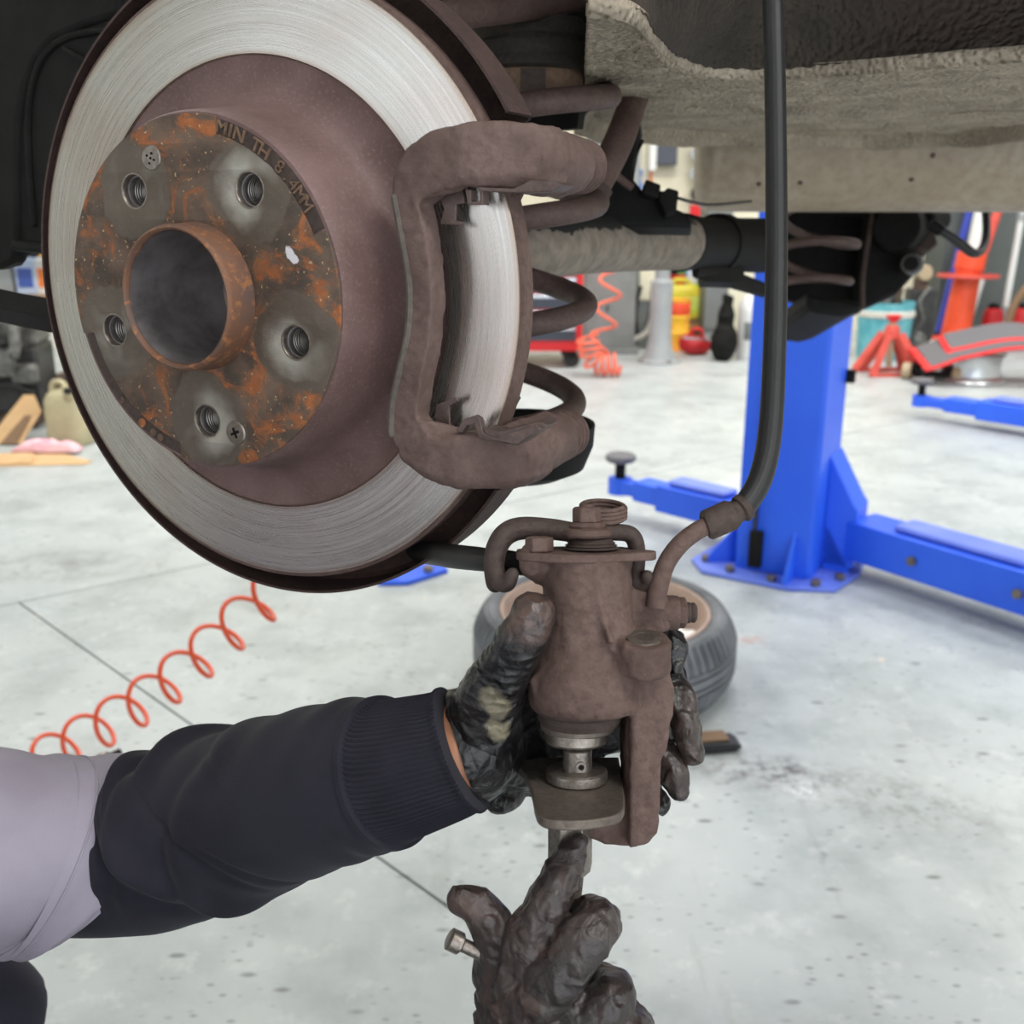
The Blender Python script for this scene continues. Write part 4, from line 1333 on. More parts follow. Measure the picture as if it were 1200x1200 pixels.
hub = thing('wheel_hub', 'rusty wheel hub with open centre ring poking through the brake disc', 'hub', DF)
build(MB().lathe([(.0345, .034), (.0347, .0405), (.0350, .0425), (.0343, .0445), (.0340, .0560), (.0334, .0578), (.0324, .0584), (.0314, .0578), (.0308, .0555), (.0306, .034)], 128, close=True), 'centre_ring', 'hub_rust', hub, angle=50)
build(MB().lathe([(.0306, .0556), (.0302, .052), (.0300, .030), (.0285, .012), (.022, .0), (.0, -.004), (0, -.01), (.032, -.01), (.032, .034), (.0306, .05)], 96, caps=False), 'bore', 'hub_bore', hub, angle=50)
build(plate2d(circ(.072, 64), [circ(.0318, 48)] + [circ(.0071, 24, bx, by) for bx, by in BOLTS], .030, .0392, .0003), 'flange', 'hub_bore', hub)
def thread(r, z0, z1, p=.0015):
    out = []
    z = z0
    while z < z1:
        out += [(r, z), (r - .0007, z + p / 2)]
        z += p
    return out
for bx, by in BOLTS:
    b_ob = build(MB().lathe([(.0078, .010)] + thread(.0072, .012, .037) + [(.0072, .0385), (.0078, .0385)], 24, (bx, by, 0), close=True), 'bolt_hole', 'thread_steel', hub, angle=20)
    build(MB().lathe([(0, .011), (.0076, .011), (.0076, .012), (0, .012)], 20, (bx, by, 0)), 'hole_bottom', 'black_metal', b_ob)
    build(MB().lathe([(.0074, .0392), (.0074, .0420), (.0078, .0426), (.0085, .0426), (.0085, .0392)], 28, (bx, by, 0), close=True), 'hole_chamfer', 'steel_tool', b_ob)

# dust shield with turned lip
a_top = rad(dang(604, 124, -.006))
a_bot = rad(dang(584, 577, -.006)) + 2 * math.pi
sh = thing('dust_shield', 'dark rusted sheet metal dust shield wrapped round the back of the brake disc', 'dust shield', DF)
n_ = 150
m = MB()
v, q = [], []
for i in range(n_ + 1):
    k = i / n_
    a = a_top + (a_bot - a_top) * k
    # outer radius eases from top to bottom, as measured on the photo
    RS = .1635
    zl = -.006
    prof = [(.075, -.032), (.150, -.032), (RS - .002, -.0312), (RS, -.029), (RS, zl), (RS + .0014, zl), (RS + .0016, -.030), (RS - .001, -.0332), (.150, -.0335), (.075, -.0335)]
    for r, z in prof:
        v.append((r * math.cos(a), r * math.sin(a), z))
kk = len(prof)
for i in range(n_):
    for j in range(kk):
        j2 = (j + 1) % kk
        q.append((i * kk + j, (i + 1) * kk + j, (i + 1) * kk + j2, i * kk + j2))
q += [tuple(range(kk)), tuple(n_ * kk + j for j in range(kk - 1, -1, -1))]
build(m.add(v, q), 'shield_plate', 'shield_rust', sh)
build(MB().lathe([(.03, -.036), (.07, -.036), (.075, -.03), (.05, -.02), (.03, -.02)], 48, close=True), 'inner_collar', 'shield_rust', sh)

# hub carrier on the end of the axle
kn = thing('hub_carrier', 'dark cast hub carrier behind the dust shield', 'hub carrier', DF)
m = MB().lathe([(0, -.13), (.035, -.13), (.05, -.09), (.06, -.05), (.066, -.038), (0, -.038)], 40)
m.hull([(.06, .05, -.038), (.13, .06, -.038), (.13, -.065, -.038), (.06, -.06, -.038), (.06, .05, -.06), (.12, .055, -.055), (.12, -.06, -.055), (.06, -.06, -.06)])
build(fuse(m, .004, 4), 'carrier_body', 'cast_dark', kn)
for (x, y) in ((.11, .05), (.11, -.055)):
    build(MB().hex((x, y, -.072), .009, .016), 'carrier_bolt', 'cast_dark', kn)

# ---------------------------------------------------------------- caliper bracket
br = thing('caliper_bracket', 'rusty brown cast caliper bracket bridging the edge of the brake disc', 'caliper bracket', DF)
H = lambda px, py, z=0: tuple(DF.hit(px, py, z))
zt = .021
bar = [(489, 166), (470, 186), (460, 205), (459, 232), (467, 275), (475, 320), (477, 358), (473, 400), (463, 440), (456, 478), (455, 508), (465, 528), (486, 538), (505, 515), (487, 492), (494, 440), (503, 400), (506, 358), (504, 310), (498, 268), (489, 238), (512, 224), (530, 190), (520, 165)]
m = MB().prism([H(x, y, zt) for x, y in bar], (0, 0, -.0135))
pt, pb = H(672, 194, -.055), H(654, 512, -.055)
def arm(p, s_):
    x, y = p[0], p[1]
    m.tube([(x, y, -.052), (x, y, -.040), (x, y, -.012), (x - .002, y, -.002)], [.0134, .0140, .0140, .0130], 24, k=3)
    def sec_z(cx, cy, cz, hx, hy, c=.35):
        return [(cx + sx * hx * (1 - c * i), cy + sy * hy * (1 - c * (1 - i)), cz) for sx in (-1, 1) for sy in (-1, 1) for i in (0, 1)]
    def sec_x(cx, cy, cz, hy, hz, c=.35):
        return [(cx, cy + sy * hy * (1 - c * i), cz + sz * hz * (1 - c * (1 - i))) for sy in (-1, 1) for sz in (-1, 1) for i in (0, 1)]
    st_ = [sec_z(x, y, -.020, .0128, .0140), sec_z(x - .001, y, -.004, .0126, .0140), sec_z(x - .006, y + s_ * .001, .006, .0110, .0138),
           sec_x(x - .020, y + s_ * .001, .0125, .0132, .0080), sec_x(x - .036, y - s_ * .001, .0145, .0122, .0072), sec_x(x - .050, y - s_ * .006, .0145, .0095, .0066)]
    for q0, q1 in zip(st_, st_[1:]):
        m.hull(q0 + q1)
    m.hull([(x - .004, y - s_ * .016, -.045), (x - .004, y - s_ * .016, .0), (x + .006, y - s_ * .013, -.045), (x + .006, y - s_ * .013, .0), (x + .008, y, -.048), (x + .008, y, .0), (x - .002, y, -.048), (x - .002, y, .0)])
arm(pt, 1)
arm(pb, -1)
m.hull([H(466, 190, zt), H(488, 238, zt), H(545, 222, .012), H(545, 175, .014), H(488, 170, .02), H(466, 190, .008), H(488, 238, .008), H(545, 222, .006), H(545, 175, .006)])
m.hull([H(458, 500, zt), H(487, 490, zt), H(540, 500, .012), H(545, 545, .012), H(488, 538, .018), H(458, 500, .008), H(487, 490, .008), H(540, 500, .006), H(545, 545, .006)])
m.hull([H(520, 545, .012), H(580, 558, .0), H(600, 556, -.01), H(540, 505, .008), H(590, 515, -.005), H(600, 525, -.03)])
bb = fuse(m, .0011, 6, lambda P, N: .0006 * vnoise(P * 120) + .0004 * vnoise(P * 300, 4))
build(bb, 'bracket_body', 'cast_mauve', br, angle=60)
edge_l = [(x, y) for x, y in bar[3:11]]
m = MB().tube([H(x + 4, y, zt - .0008) for x, y in edge_l], .0020, 8, k=4, cap='round')
build(m, 'machined_edge', 'axle_dirt', br)
for p, s_ in ((pt, 1), (pb, -1)):
    pr = [(0, -.046), (.0128, -.046), (.0128, -.0515)]
    for k in range(3):
        z = -.0525 - k * .0058
        pr += [(.0100 - .0003 * k, z), (.0132 - .0003 * k, z - .0016), (.0134 - .0003 * k, z - .0028), (.0130 - .0003 * k, z - .0038), (.0100 - .0003 * k, z - .0052)]
    pr += [(.0085, -.070), (0, -.072)]
    build(MB().lathe(pr, 32, (p[0], p[1], 0)), 'slide_pin_boot', 'cast_brown', br)
# anti-rattle clips: thin bent sheet steel in the bracket jaws
def sheet(pts, z, th, name='pad_clip', mat='clip_steel'):
    return build(MB().prism([H(x, y, z) for x, y in pts], (0, 0, -th)), name, mat, br, bevel=.0003)
sheet([(512, 224), (541, 222), (545, 238), (534, 240), (533, 258), (542, 260), (540, 264), (515, 263), (520, 245)], .0075, .0015)
sheet([(545, 222), (552, 222), (552, 236), (562, 236), (562, 222), (566, 222), (566, 240), (548, 240)], .012, .006)
sheet([(560, 219), (602, 221), (622, 211), (652, 213), (658, 217), (646, 224), (606, 226), (562, 224)], .015, .014)
sheet([(511, 474), (534, 465), (537, 470), (526, 476), (527, 497), (534, 506), (518, 508), (512, 502), (509, 486)], .0075, .0015)
sheet([(534, 504), (543, 492), (556, 487), (562, 491), (566, 508), (580, 513), (628, 498), (634, 503), (606, 521), (562, 514), (556, 497), (547, 499), (541, 508)], .0175, .004)
sheet([(566, 502), (584, 506), (632, 494), (641, 499), (607, 522), (570, 515)], .0165, .012)

# ---------------------------------------------------------------- suspension and underside
def spring_pts(c0, c1, R0, R1, turns, ph, n=40):
    out = []
    c0, c1 = Vector(c0), Vector(c1)
    T = (c1 - c0).normalized()
    n1 = T.cross(Vector((0, 1, 0))).normalized()
    n1 = Vector((1, 0, 0)) - T * T.x
    n1.normalize()
    n2 = T.cross(n1)
    N = int(turns * n)
    for i in range(N + 1):
        k = i / N
        a = ph + 2 * math.pi * turns * k
        R = R0 + (R1 - R0) * k
        out.append(c0.lerp(c1, k) + n1 * R * math.cos(a) + n2 * R * math.sin(a))
    return out
cs = thing('coil_spring', 'brown coil spring standing right behind the brake disc', 'coil spring', yawframe(W(610, 500, .78)))
SP0, SP1 = W(624, 88, .715), W(596, 512, .77)
build(MB().tube(spring_pts(SP0, SP1, (.0555), .0470, 3.55, rad(-360 * .14)), .0083, 14), 'spring_wire', 'spring_paint', cs, world_coords=True, angle=80)

sm = thing('bump_stop', 'ribbed rubber bump stop stack above the coil spring', 'bump stop', yawframe(W(621, 60, .715)))
ftop = Frame(W(621, 60, .715), (1, 0, 0), (0, 1, 0), (0, 0, 1))
zz = lambda py: (WY(621, py, ftop.o.y) - ftop.o).z
build(MB().lathe([(0, zz(-70)), (.034, zz(-70)), (.036, zz(-8)), (.0385, zz(4)), (.0385, zz(18)), (.034, zz(26)), (0, zz(26))], 48), 'upper_cup', 'isolator', sm)
build(MB().lathe([(0, zz(22)), (.0385, zz(26)), (.0405, zz(34)), (.0405, zz(46)), (.0385, zz(50)), (.0402, zz(54)), (.0402, zz(64)), (.0395, zz(70)), (.0415, zz(76)), (.0415, zz(82)), (.038, zz(86)), (0, zz(86))], 48), 'rubber_isolator', 'isolator', sm)
build(MB().lathe([(0, zz(84)), (.0375, zz(86)), (.0375, zz(112)), (.035, zz(124)), (.025, zz(130)), (0, zz(130))], 48), 'stop_cup', 'cast_tan', sm)
build(MB().lathe([(.0374, zz(87)), (.0379, zz(87)), (.0379, zz(113)), (.0374, zz(113))], 10, a0=-1.75, a1=-1.3, close=True), 'stop_band', 'cast_dark', sm)
sp = thing('spring_pan', 'black dished spring pan under the coil spring', 'spring pan', yawframe(W(608, 530, .78)))
fz = W(608, 530, .78)
zz = lambda py: (WY(608, py, fz.y) - fz).z
build(MB().lathe([(0, zz(545)), (.03, zz(547)), (.045, zz(540)), (.052, zz(522)), (.0555, zz(496)), (.0575, zz(496)), (.0565, zz(520)), (.050, zz(545)), (.034, zz(556)), (0, zz(558))], 48), 'pan_bowl', 'black_metal', sp)
build(MB().lathe([(0, zz(548)), (.018, zz(548)), (.02, zz(530)), (.014, zz(505)), (0, zz(500))], 24), 'pan_post', 'black_metal', sp)

ua = thing('suspension_link', 'dusty upper suspension link above the dust shield', 'suspension arm', yawframe(W(600, 10, .66)))
build(MB().tube([W(470, 40, .62), W(530, 18, .63), W(600, 8, .655), W(690, -6, .70)], [.010, .0095, .0095, .011], 14, k=5, flat=(1, .9)), 'link_tube', 'cast_brown', ua, world_coords=True)
build(MB().tube([W(676, -4, .69), W(712, -8, .72)], .018, 18), 'link_bush', 'black_rubber', ua, world_coords=True)

# rear axle beam: dirt over black paint
t = NT('axle_paint')
co = t.co()
sxz = t.n('ShaderNodeSeparateXYZ', ins={'Vector': co})
nz = t.math('SUBTRACT', t.noise(26, 6, 0.65), 0.5)
lim = t.math('ADD', sxz.outputs[2], t.math('MULTIPLY', nz, 0.035))
m1 = t.ramp(lim, 0.014, 0.0125)
m2 = t.ramp(t.math('ADD', sxz.outputs[0], t.math('MULTIPLY', nz, 0.12)), 0.205, 0.195)
dm = t.math('MULTIPLY', m1, m2)
c = t.mix(dm, (42, 41, 40), t.mix(t.ramp(t.noise(70, 4), .35, .65), (146, 134, 122), (118, 108, 98)))
t.put(col=c, rough=0.85, normal=t.bump(t.noise(300, 3), 0.3, 0.0008), spec=0.3)
ab0 = W(520, 302, .70)
fa = yawframe(W(640, 290, .84))
ax = thing('axle_beam', 'dirty rear axle beam running away from the coil spring', 'axle', fa)
build(MB().tube([W(545, 300, .80), W(640, 290, .88), W(720, 284, 1.02), W(800, 284, 1.18)], [.024, .0255, .029, .031], 28, k=8), 'beam_tube', 'axle_paint', ax, world_coords=True, angle=60)
build(MB().tube([W(797, 284, 1.175), W(820, 285, 1.22), W(845, 286, 1.28), W(890, 288, 1.38)], [.033, .030, .032, .036], 28, k=4), 'bush_sleeve', 'black_metal', ax, world_coords=True)
build(MB().tube([W(838, 285, 1.27), W(846, 285, 1.285)], .036, 28), 'sleeve_collar', 'black_metal', ax, world_coords=True)
bx = MB()
bx.tube([W(815, 318, 1.2), W(842, 322, 1.26), W(895, 340, 1.36)], [.008, .012, .010], 8, flat=(1, .6))
bx.prism([W(822, 312, 1.21), W(872, 312, 1.3), W(872, 332, 1.3), W(824, 330, 1.21)], CF * .03)
build(bx, 'cable_bracket', 'black_metal', ax, world_coords=True)

sb = thing('sensor_bracket', 'black bracket carrying a wheel sensor plug and thin wire above the axle beam', 'bracket', yawframe(W(745, 240, .98)))
build(MB().prism([W(x, y, .97) for x, y in [(640, 262), (676, 222), (712, 186), (736, 150), (752, 140), (746, 168), (739, 206), (756, 226), (784, 240), (806, 250), (812, 266)]], CF * .035 + CX * .006), 'bracket_plate', 'black_metal', sb, world_coords=True, bevel=.004)
build(MB().prism([W(x, y, .955) for x, y in [(757, 209), (775, 216), (772, 232), (753, 226)]], CF * .02), 'sensor_plug', 'black_plastic', sb, world_coords=True, bevel=.002)
build(MB().prism([W(x, y, .955) for x, y in [(773, 222), (779, 224), (782, 219), (796, 223), (793, 247), (781, 252), (776, 240), (772, 236)]], CF * .022), 'sensor_plug', 'black_plastic', sb, world_coords=True, bevel=.002)
build(MB().tube([W(794, 232, .965), W(812, 237, 1.0), W(836, 240, 1.1), W(880, 236, 1.25)], .0016, 8, k=5), 'sensor_wire', 'black_rubber', sb, world_coords=True)
build(MB().tube([W(753, 165, .99), W(742, 190, .98), W(741, 210, .975)], .0018, 8, k=5), 'sensor_wire', 'black_rubber', sb, world_coords=True)
build(MB().tube([W(700, 180, .93), W(722, 205, .935), W(741, 220, .94)], .0035, 8, k=5), 'brake_pipe', 'cast_brown', sb, world_coords=True)
da = thing('damper', 'brown shock absorber leg leaning above the coil spring', 'shock absorber', yawframe(W(712, 190, .84)))
build(MB().tube([W(764, 40, .88), W(742, 118, .865), W(724, 168, .85), W(700, 214, .84), W(690, 230, .84)], [.012, .012, .0125, .0125, .011], 18, k=4), 'damper_tube', 'cast_brown', da, world_coords=True)
build(MB().tube([W(698, 216, .84), W(691, 229, .84)], .0155, 18), 'damper_collar', 'cast_dark', da, world_coords=True)
build(MB().tube([W(672, 236, .845), W(708, 224, .84)], .011, 14), 'damper_eye', 'cast_dark', da, world_coords=True)

ta = thing('trailing_link', 'black trailing arm crossing low behind the left edge of the brake disc', 'suspension arm', yawframe(W(30, 365, .72)))
build(MB().tube([W(-160, 322, .78), W(-40, 349, .74), W(66, 371, .70), W(200, 385, .67), W(290, 380, .66)], [.0105, .0100, .0098, .0098, .010], 4, k=3, flat=(1.2, .8), up=(0, 0, 1)), 'arm_beam', 'black_metal', ta, world_coords=True)
build(MB().tube([W(290, 368, .66), W(290, 398, .66)], .02, 18), 'arm_bush', 'black_rubber', ta, world_coords=True)

# ---------------------------------------------------------------- car body
car = thing('car', 'underside of the raised car with stone chip coated spare wheel well and black wheel arch', 'car', yawframe(W(900, 130, 1.0)))
Z1 = WY(900, 146, 1.26).z
def onz(px, py, z):
    r = ray(px, py)
    return CO + r * ((z - CO.z) / r.z)
sl = [(688, 14), (724, 18), (748, 30), (764, 48), (782, 66), (810, 81), (848, 88), (900, 89), (985, 85), (1110, 75), (1200, 68), (1320, 56)]
far = [(684, 128), (692, 138), (712, 145), (760, 149), (830, 152), (900, 154), (985, 157), (1060, 155), (1130, 152), (1200, 146), (1320, 138)]
pl = [onz(x, y, Z1) for x, y in sl] + [onz(x, y, Z1) for x, y in far[::-1]]
top = [(p.x, p.y, p.z) for p in pl]
def grid_between(A, B, z, name, mat, n=120, dispf=None):
    """thin plate between two edge curves of equal arc sampling"""
    def rs(L_, n):
        L_ = catmull([tuple(p) for p in L_], 8)
        d = np.r_[0, np.cumsum([np.linalg.norm(L_[i + 1] - L_[i]) for i in range(len(L_) - 1)])]
        s_ = np.linspace(0, d[-1], n)
        return np.c_[[np.interp(s_, d, [p[k] for p in L_]) for k in range(3)]].T
    a, b = rs(A, n * 3), rs(B, n * 3)
    v, q = [], []
    mrow = n
    for j in range(mrow):
        k = j / (mrow - 1)
        for i in range(n * 3):
            v.append(a[i] * (1 - k) + b[i] * k)
    v = np.array(v)
    if dispf is not None:
        v[:, 2] += dispf(v)
    w_ = n * 3
    q = [(j * w_ + i, j * w_ + i + 1, (j + 1) * w_ + i + 1, (j + 1) * w_ + i) for j in range(mrow - 1) for i in range(w_ - 1)]
    return MB().add(v, q)
A = [onz(x, y, Z1) for x, y in sl]
B = [onz(x, y, Z1) for x, y in far]
build(grid_between(A, B, Z1, 'x', 'x', dispf=lambda v: .003 * vnoise(v * 22) + .0012 * vnoise(v * 90, 2) + .0011 * vnoise(v * 260, 5)), 'spare_wheel_well', 'underseal', car, world_coords=True, solid=.004)
A2 = [Vector((p.x, p.y, p.z)) for p in A]
C2 = [W(690, -60, .56), W(760, -62, .58), W(900, -64, .64), W(1100, -68, .64), W(1400, -75, .64)]
A3 = [p + Vector((0, -.004, .004)) for p in A]
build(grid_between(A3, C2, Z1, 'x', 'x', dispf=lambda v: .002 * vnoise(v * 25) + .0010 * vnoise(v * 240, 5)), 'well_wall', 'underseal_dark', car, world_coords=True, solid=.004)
st = MB()
n_ = len(A)
Ac = [Vector(p) for p in catmull([tuple(p) for p in A], 6)]
v = [tuple(p + Vector((0, .0, -.002))) for p in Ac] + [tuple(p + Vector((0, -.005, .007))) for p in Ac]
k_ = len(Ac)
build(MB().add(v, [(i, i + 1, k_ + i + 1, k_ + i) for i in range(k_ - 1)]), 'well_step', 'underseal', car, world_coords=True, solid=.003)
# hanging lip at the far edge of the well
Bc = [Vector(p) for p in catmull([tuple(p) for p in B], 40)]
v, q = [], []
kk = 6
for i, p in enumerate(Bc):
    s_ = i / (len(Bc) - 1)
    dz = -.0200 * min(1, s_ * 14 + .25) - .0015 * math.sin(s_ * 40)
    nb = Bc[min(i + 1, len(Bc) - 1)] - Bc[max(i - 1, 0)]
    nn = Vector((nb.y, -nb.x, 0)).normalized()
    for (o_, z) in ((.012, .002), (.006, dz * .35), (.002, dz * .92), (-.004, dz), (-.012, dz * .9), (-.014, .004)):
        q_ = p + nn * o_ + Vector((0, 0, z))
        v.append(q_ + (nn * -1 + Vector((0, 0, -.4))) * float(.0014 * vnoise(np.array([tuple(q_)]) * 260, 5)[0] + .0012 * vnoise(np.array([tuple(q_)]) * 60, 6)[0]))
for i in range(len(Bc) - 1):
    for j in range(kk):
        j2 = (j + 1) % kk
        q.append((i * kk + j, (i + 1) * kk + j, (i + 1) * kk + j2, i * kk + j2))
build(MB().add(v, q), 'well_lip', 'underseal', car, world_coords=True, angle=60)
for crv in ([(725, 129), (765, 131), (800, 126), (822, 121)], [(880, 136), (930, 138), (960, 140), (982, 152), (1030, 152), (1050, 138), (1080, 135), (1130, 131), (1170, 116), (1210, 110)]):
    build(MB().tube([onz(x, y, Z1 - .001) for x, y in crv], .0016, 6, k=5), 'well_seam', 'underseal', car, world_coords=True)
# floor panel over the axle, square with the car
fc = Frame(DC + Vector((0, 0, .235)), At, -Aa, Vector((0, 0, 1)))
build(MB().box((.3, .85, .06), (2.2, 1.45, .12)), 'floor_panel', 'black_plastic', car, frame=fc)
# wheelhouse liner behind the disc
zl = -.115
build(MB().prism([H(x, y, zl) for x, y in [(-420, -260), (330, -260), (230, 30), (170, 300), (140, 308), (66, 306), (40, 296), (20, 300), (12, 312), (0, 314), (-30, 316), (-420, 330)]], (0, 0, -.012)), 'wheel_arch_liner', 'black_plastic', car, frame=DF, bevel=.003)
build(MB().prism([H(x, y, zl + .004) for x, y in [(-420, -260), (0, -260), (130, -250), (140, 18), (100, 30), (62, 46), (38, 72), (26, 110), (20, 150), (19, 210), (20, 290), (14, 308), (-2, 316), (-30, 318), (-420, 335)]], (0, 0, -.014)), 'liner_edge', 'black_plastic', car, frame=DF, bevel=.004)
build(MB().tube([H(x, y, zl + .001) for x, y in [(40, 262), (34, 190), (34, 124), (44, 80), (60, 56), (84, 42), (130, 34)]], .0025, 8, k=5, cap='round'), 'liner_rib', 'black_plastic', car, frame=DF)
build(MB().tube([H(x, y, zl + .002) for x, y in [(76, 58), (100, 72)]], .002, 8, cap='round'), 'liner_rib', 'black_plastic', car, frame=DF)
build(MB().tube([H(x, y, zl + .002) for x, y in [(96, 38), (124, 35)]], .002, 8, cap='round'), 'liner_rib', 'black_plastic', car, frame=DF)
build(MB().tube([H(x, y, zl + .004) for x, y in [(18, 288), (60, 292), (160, 296)]], .004, 8), 'liner_flange', 'black_plastic', car, frame=DF)
build(MB().prism([H(x, y, -.34) for x, y in [(380, -260), (720, -260), (690, 60), (676, 150), (560, 160), (380, 170)]], (0, 0, -.012)), 'inner_wheelhouse', 'black_plastic', car, frame=DF)

# ---------------------------------------------------------------- muffler, far side wheel carrier
mz = W(1000, 171, 1.32)
fm = Frame(W(828, 170, 1.46), (1, 0, 0), (0, 1, 0), (0, 0, 1))
mu = thing('muffler', 'tan heat stained muffler drum under the far side of the car', 'muffler', fm)
mdir = Vector((.985, -.10, 0)).normalized()
R0 = .0915
pth = lambda x: tuple(mdir * x)
build(MB().tube([pth(.0), pth(.004), pth(.008), pth(.014), pth(.018), pth(.60)], [R0 * .97, R0 * 1.01, R0 * 1.01, R0 * .985, R0 * 1.0, R0 * 1.0], 72), 'muffler_shell', 'muffler_metal', mu, angle=50)
build(MB().tube([pth(-.012), pth(-.006), pth(.002)], [R0 * .80, R0 * .93, R0 * .97], 72), 'end_cap', 'muffler_metal', mu, angle=50)
for (x, a) in ((.06, -.62), (.115, -.6), (.26, -.55), (.28, -.2), (.42, -.5)):
    c0 = Vector(pth(x)) + (Vector((0, -math.cos(a), math.sin(a))) * R0)
    build(MB().ell(c0, (.004, .002, .004), 10), 'weld_dimple', 'cast_brown', mu)

fw = thing('far_hub_carrier', 'black hub carrier and lower arm on the far side of the axle', 'hub carrier', yawframe(W(1030, 320, 1.62)))
D2 = 1.66
build(MB().prism([W(x, y, D2) for x, y in [(905, 236), (1090, 236), (1094, 262), (1086, 296), (1072, 322), (1052, 344), (1012, 362), (1010, 330), (1016, 280), (1022, 246)]], CF * .05), 'carrier_plate', 'black_metal', fw, world_coords=True, bevel=.008)
build(MB().prism([W(x, y, D2 + .07) for x, y in [(908, 236), (1024, 236), (1012, 366), (985, 370), (912, 346)]], CF * .03), 'spring_pocket', 'black_metal', fw, world_coords=True, bevel=.008)
build(MB().prism([W(x, y, D2 - .17) for x, y in [(946, 340), (960, 346), (1008, 352), (1012, 364), (988, 370), (958, 366), (946, 362)]], CF * .24), 'lower_arm', 'black_metal', fw, world_coords=True, bevel=.008)
build(MB().tube([W(1024, 244, D2 - .02), W(1012, 320, D2 - .02), W(1011, 362, D2 - .02)], .004, 8, k=5), 'pocket_flange', 'cast_dark', fw, world_coords=True)
build(MB().tube([W(1050, 266, D2 - .05), W(1064, 270, D2 + .03)], [.036, .044], 20), 'hub_boss', 'black_metal', fw, world_coords=True, bevel=.004)
build(MB().tube([W(1068, 309, D2 - .06), W(1070, 310, D2 - .02)], [.016, .017], 20), 'arm_bolt', 'engine_alloy', fw, world_coords=True, bevel=.003)
build(MB().tube([W(1067.5, 309, D2 - .064), W(1068, 309, D2 - .059)], .011, 20), 'bolt_recess', 'black_metal', fw, world_coords=True)
build(MB().tube([W(1082, 262, D2 - .02), W(1088, 256, D2), W(1104, 258, D2 + .02)], [.02, .022, .018], 12), 'caliper_lug', 'black_metal', fw, world_coords=True, bevel=.003)
build(MB().prism([W(x, y, D2 - .02) for x, y in [(1074, 276), (1096, 270), (1100, 286), (1088, 296), (1074, 292)]], CF * .05), 'caliper_lug', 'cast_dark', fw, world_coords=True, bevel=.004)
fs = thing('coil_spring', 'slim dark coil spring on the far side of the axle below the muffler', 'coil spring', yawframe(W(965, 345, 1.5)))
build(MB().tube(spring_pts(W(966, 244, 1.55), W(946, 350, 1.56), .058, .056, 2.5, 1.0), .0068, 10), 'spring_wire', 'spring_paint', fs, world_coords=True, angle=80)
fh = thing('brake_hose', 'black brake hose looping down on the far side under the muffler', 'brake hose', yawframe(W(1135, 296, 1.6)))
build(MB().tube([W(1092, 264, 1.56), W(1112, 276, 1.56), W(1128, 288, 1.57), W(1142, 297, 1.58), W(1152, 290, 1.6), W(1156, 270, 1.62), W(1154, 230, 1.65)], [.006, .0068, .0075, .007, .0065, .0065, .0065], 12, k=6), 'hose_rubber', 'black_rubber', fh, world_coords=True)
build(MB().tube([W(1090, 262, 1.56), W(1103, 271, 1.56)], .009, 12), 'hose_fitting', 'black_metal', fh, world_coords=True)

# ---------------------------------------------------------------- near brake hose and handbrake cable
hs = thing('brake_hose', 'long black brake hose hanging from the car down to the caliper', 'brake hose', yawframe(W(845, 610, .475)))
# ribbed rubber hose
build(MB().tube([W(904, -90, .50), W(906, 0, .50), W(909, 140, .498), W(910, 300, .495), W(907, 430, .49), W(902, 510, .485), W(892, 558, .48), W(876, 588, .476), W(862, 600, .474)], [.0050, .0050, .0051, .0053, .0055, .0056, .0056, .0055, .0054], 40, k=12, fn=lambda r, s_, a: r * (1 + .022 * math.cos(14 * a))), 'hose_rubber', 'black_rubber', hs, world_coords=True, angle=70)
build(MB().tube([W(873, 593, .4745), W(868, 597, .474), W(866, 598, .474), W(861, 601, .4735), W(859, 602, .4735), W(853, 605, .473)], [.0066, .0066, .0054, .0056, .0066, .0066], 20), 'crimp_ring', 'cast_dark', hs, world_coords=True)
build(MB().tube([W(857, 603, .4735), W(855, 604, .4735), W(830, 615, .470), W(827, 616, .470)], [.0064, .0074, .0072, .0062], 24), 'crimp_sleeve', 'cast_dark', hs, world_coords=True)
build(MB().tube([W(836, 612, .471), W(814, 624, .467), W(795, 640, .462), W(780, 662, .458), W(771, 692, .456), W(768, 712, .456)], [.0042, .0042, .0042, .0042, .0044, .0044], 18, k=7), 'steel_pipe', 'cast_brown', hs, world_coords=True)

hc = thing('handbrake_cable', 'black handbrake cable running from the caliper lever behind the dust shield', 'cable', yawframe(W(560, 655, .47)))
build(MB().tube([W(430, 600, .66), W(480, 640, .58), W(520, 650, .52), W(560, 655, .485), W(590, 658, .47)], [.0062, .006, .0062, .0058, .0052], 16, k=7), 'cable_sheath', 'black_rubber', hc, world_coords=True)
build(MB().tube([W(580, 657, .474), W(622, 662, .462)], [.0058, .0052], 14), 'cable_end', 'black_metal', hc, world_coords=True)

# ================================================================== CALIPER (held by hand)
t4 = rad(4)
CQ = Frame(W(690, 800, .46), CX, CU * math.cos(t4) - CF * math.sin(t4), -CF * math.cos(t4) - CU * math.sin(t4))
C = lambda px, py, z=0: tuple(CQ.hit(px, py, z))
CY = lambda px, py, y: tuple(CQ.hit(px, py, y, 1))
S = .46 / 1200
yl = lambda py, px=688: C(px, py)[1]
cal = thing('brake_caliper', 'rusty brown brake caliper held upright in a black gloved hand', 'brake caliper', CQ)
x0 = C(688, 740)[0]
m = MB()
m.lathe([(0, yl(650)), (.0198, yl(650)), (.0200, yl(700)), (.0202, yl(738)), (.0215, yl(760)), (.0250, yl(780)), (.0266, yl(796)), (.0266, yl(820)), (.0255, yl(829)), (0, yl(830))], 64, (x0, 0, -.002), 'y')
m.hull([C(x, y, z) for x, y in [(620, 797), (640, 775), (626, 820), (642, 829), (700, 829), (700, 775)] for z in (-.015, .012)])
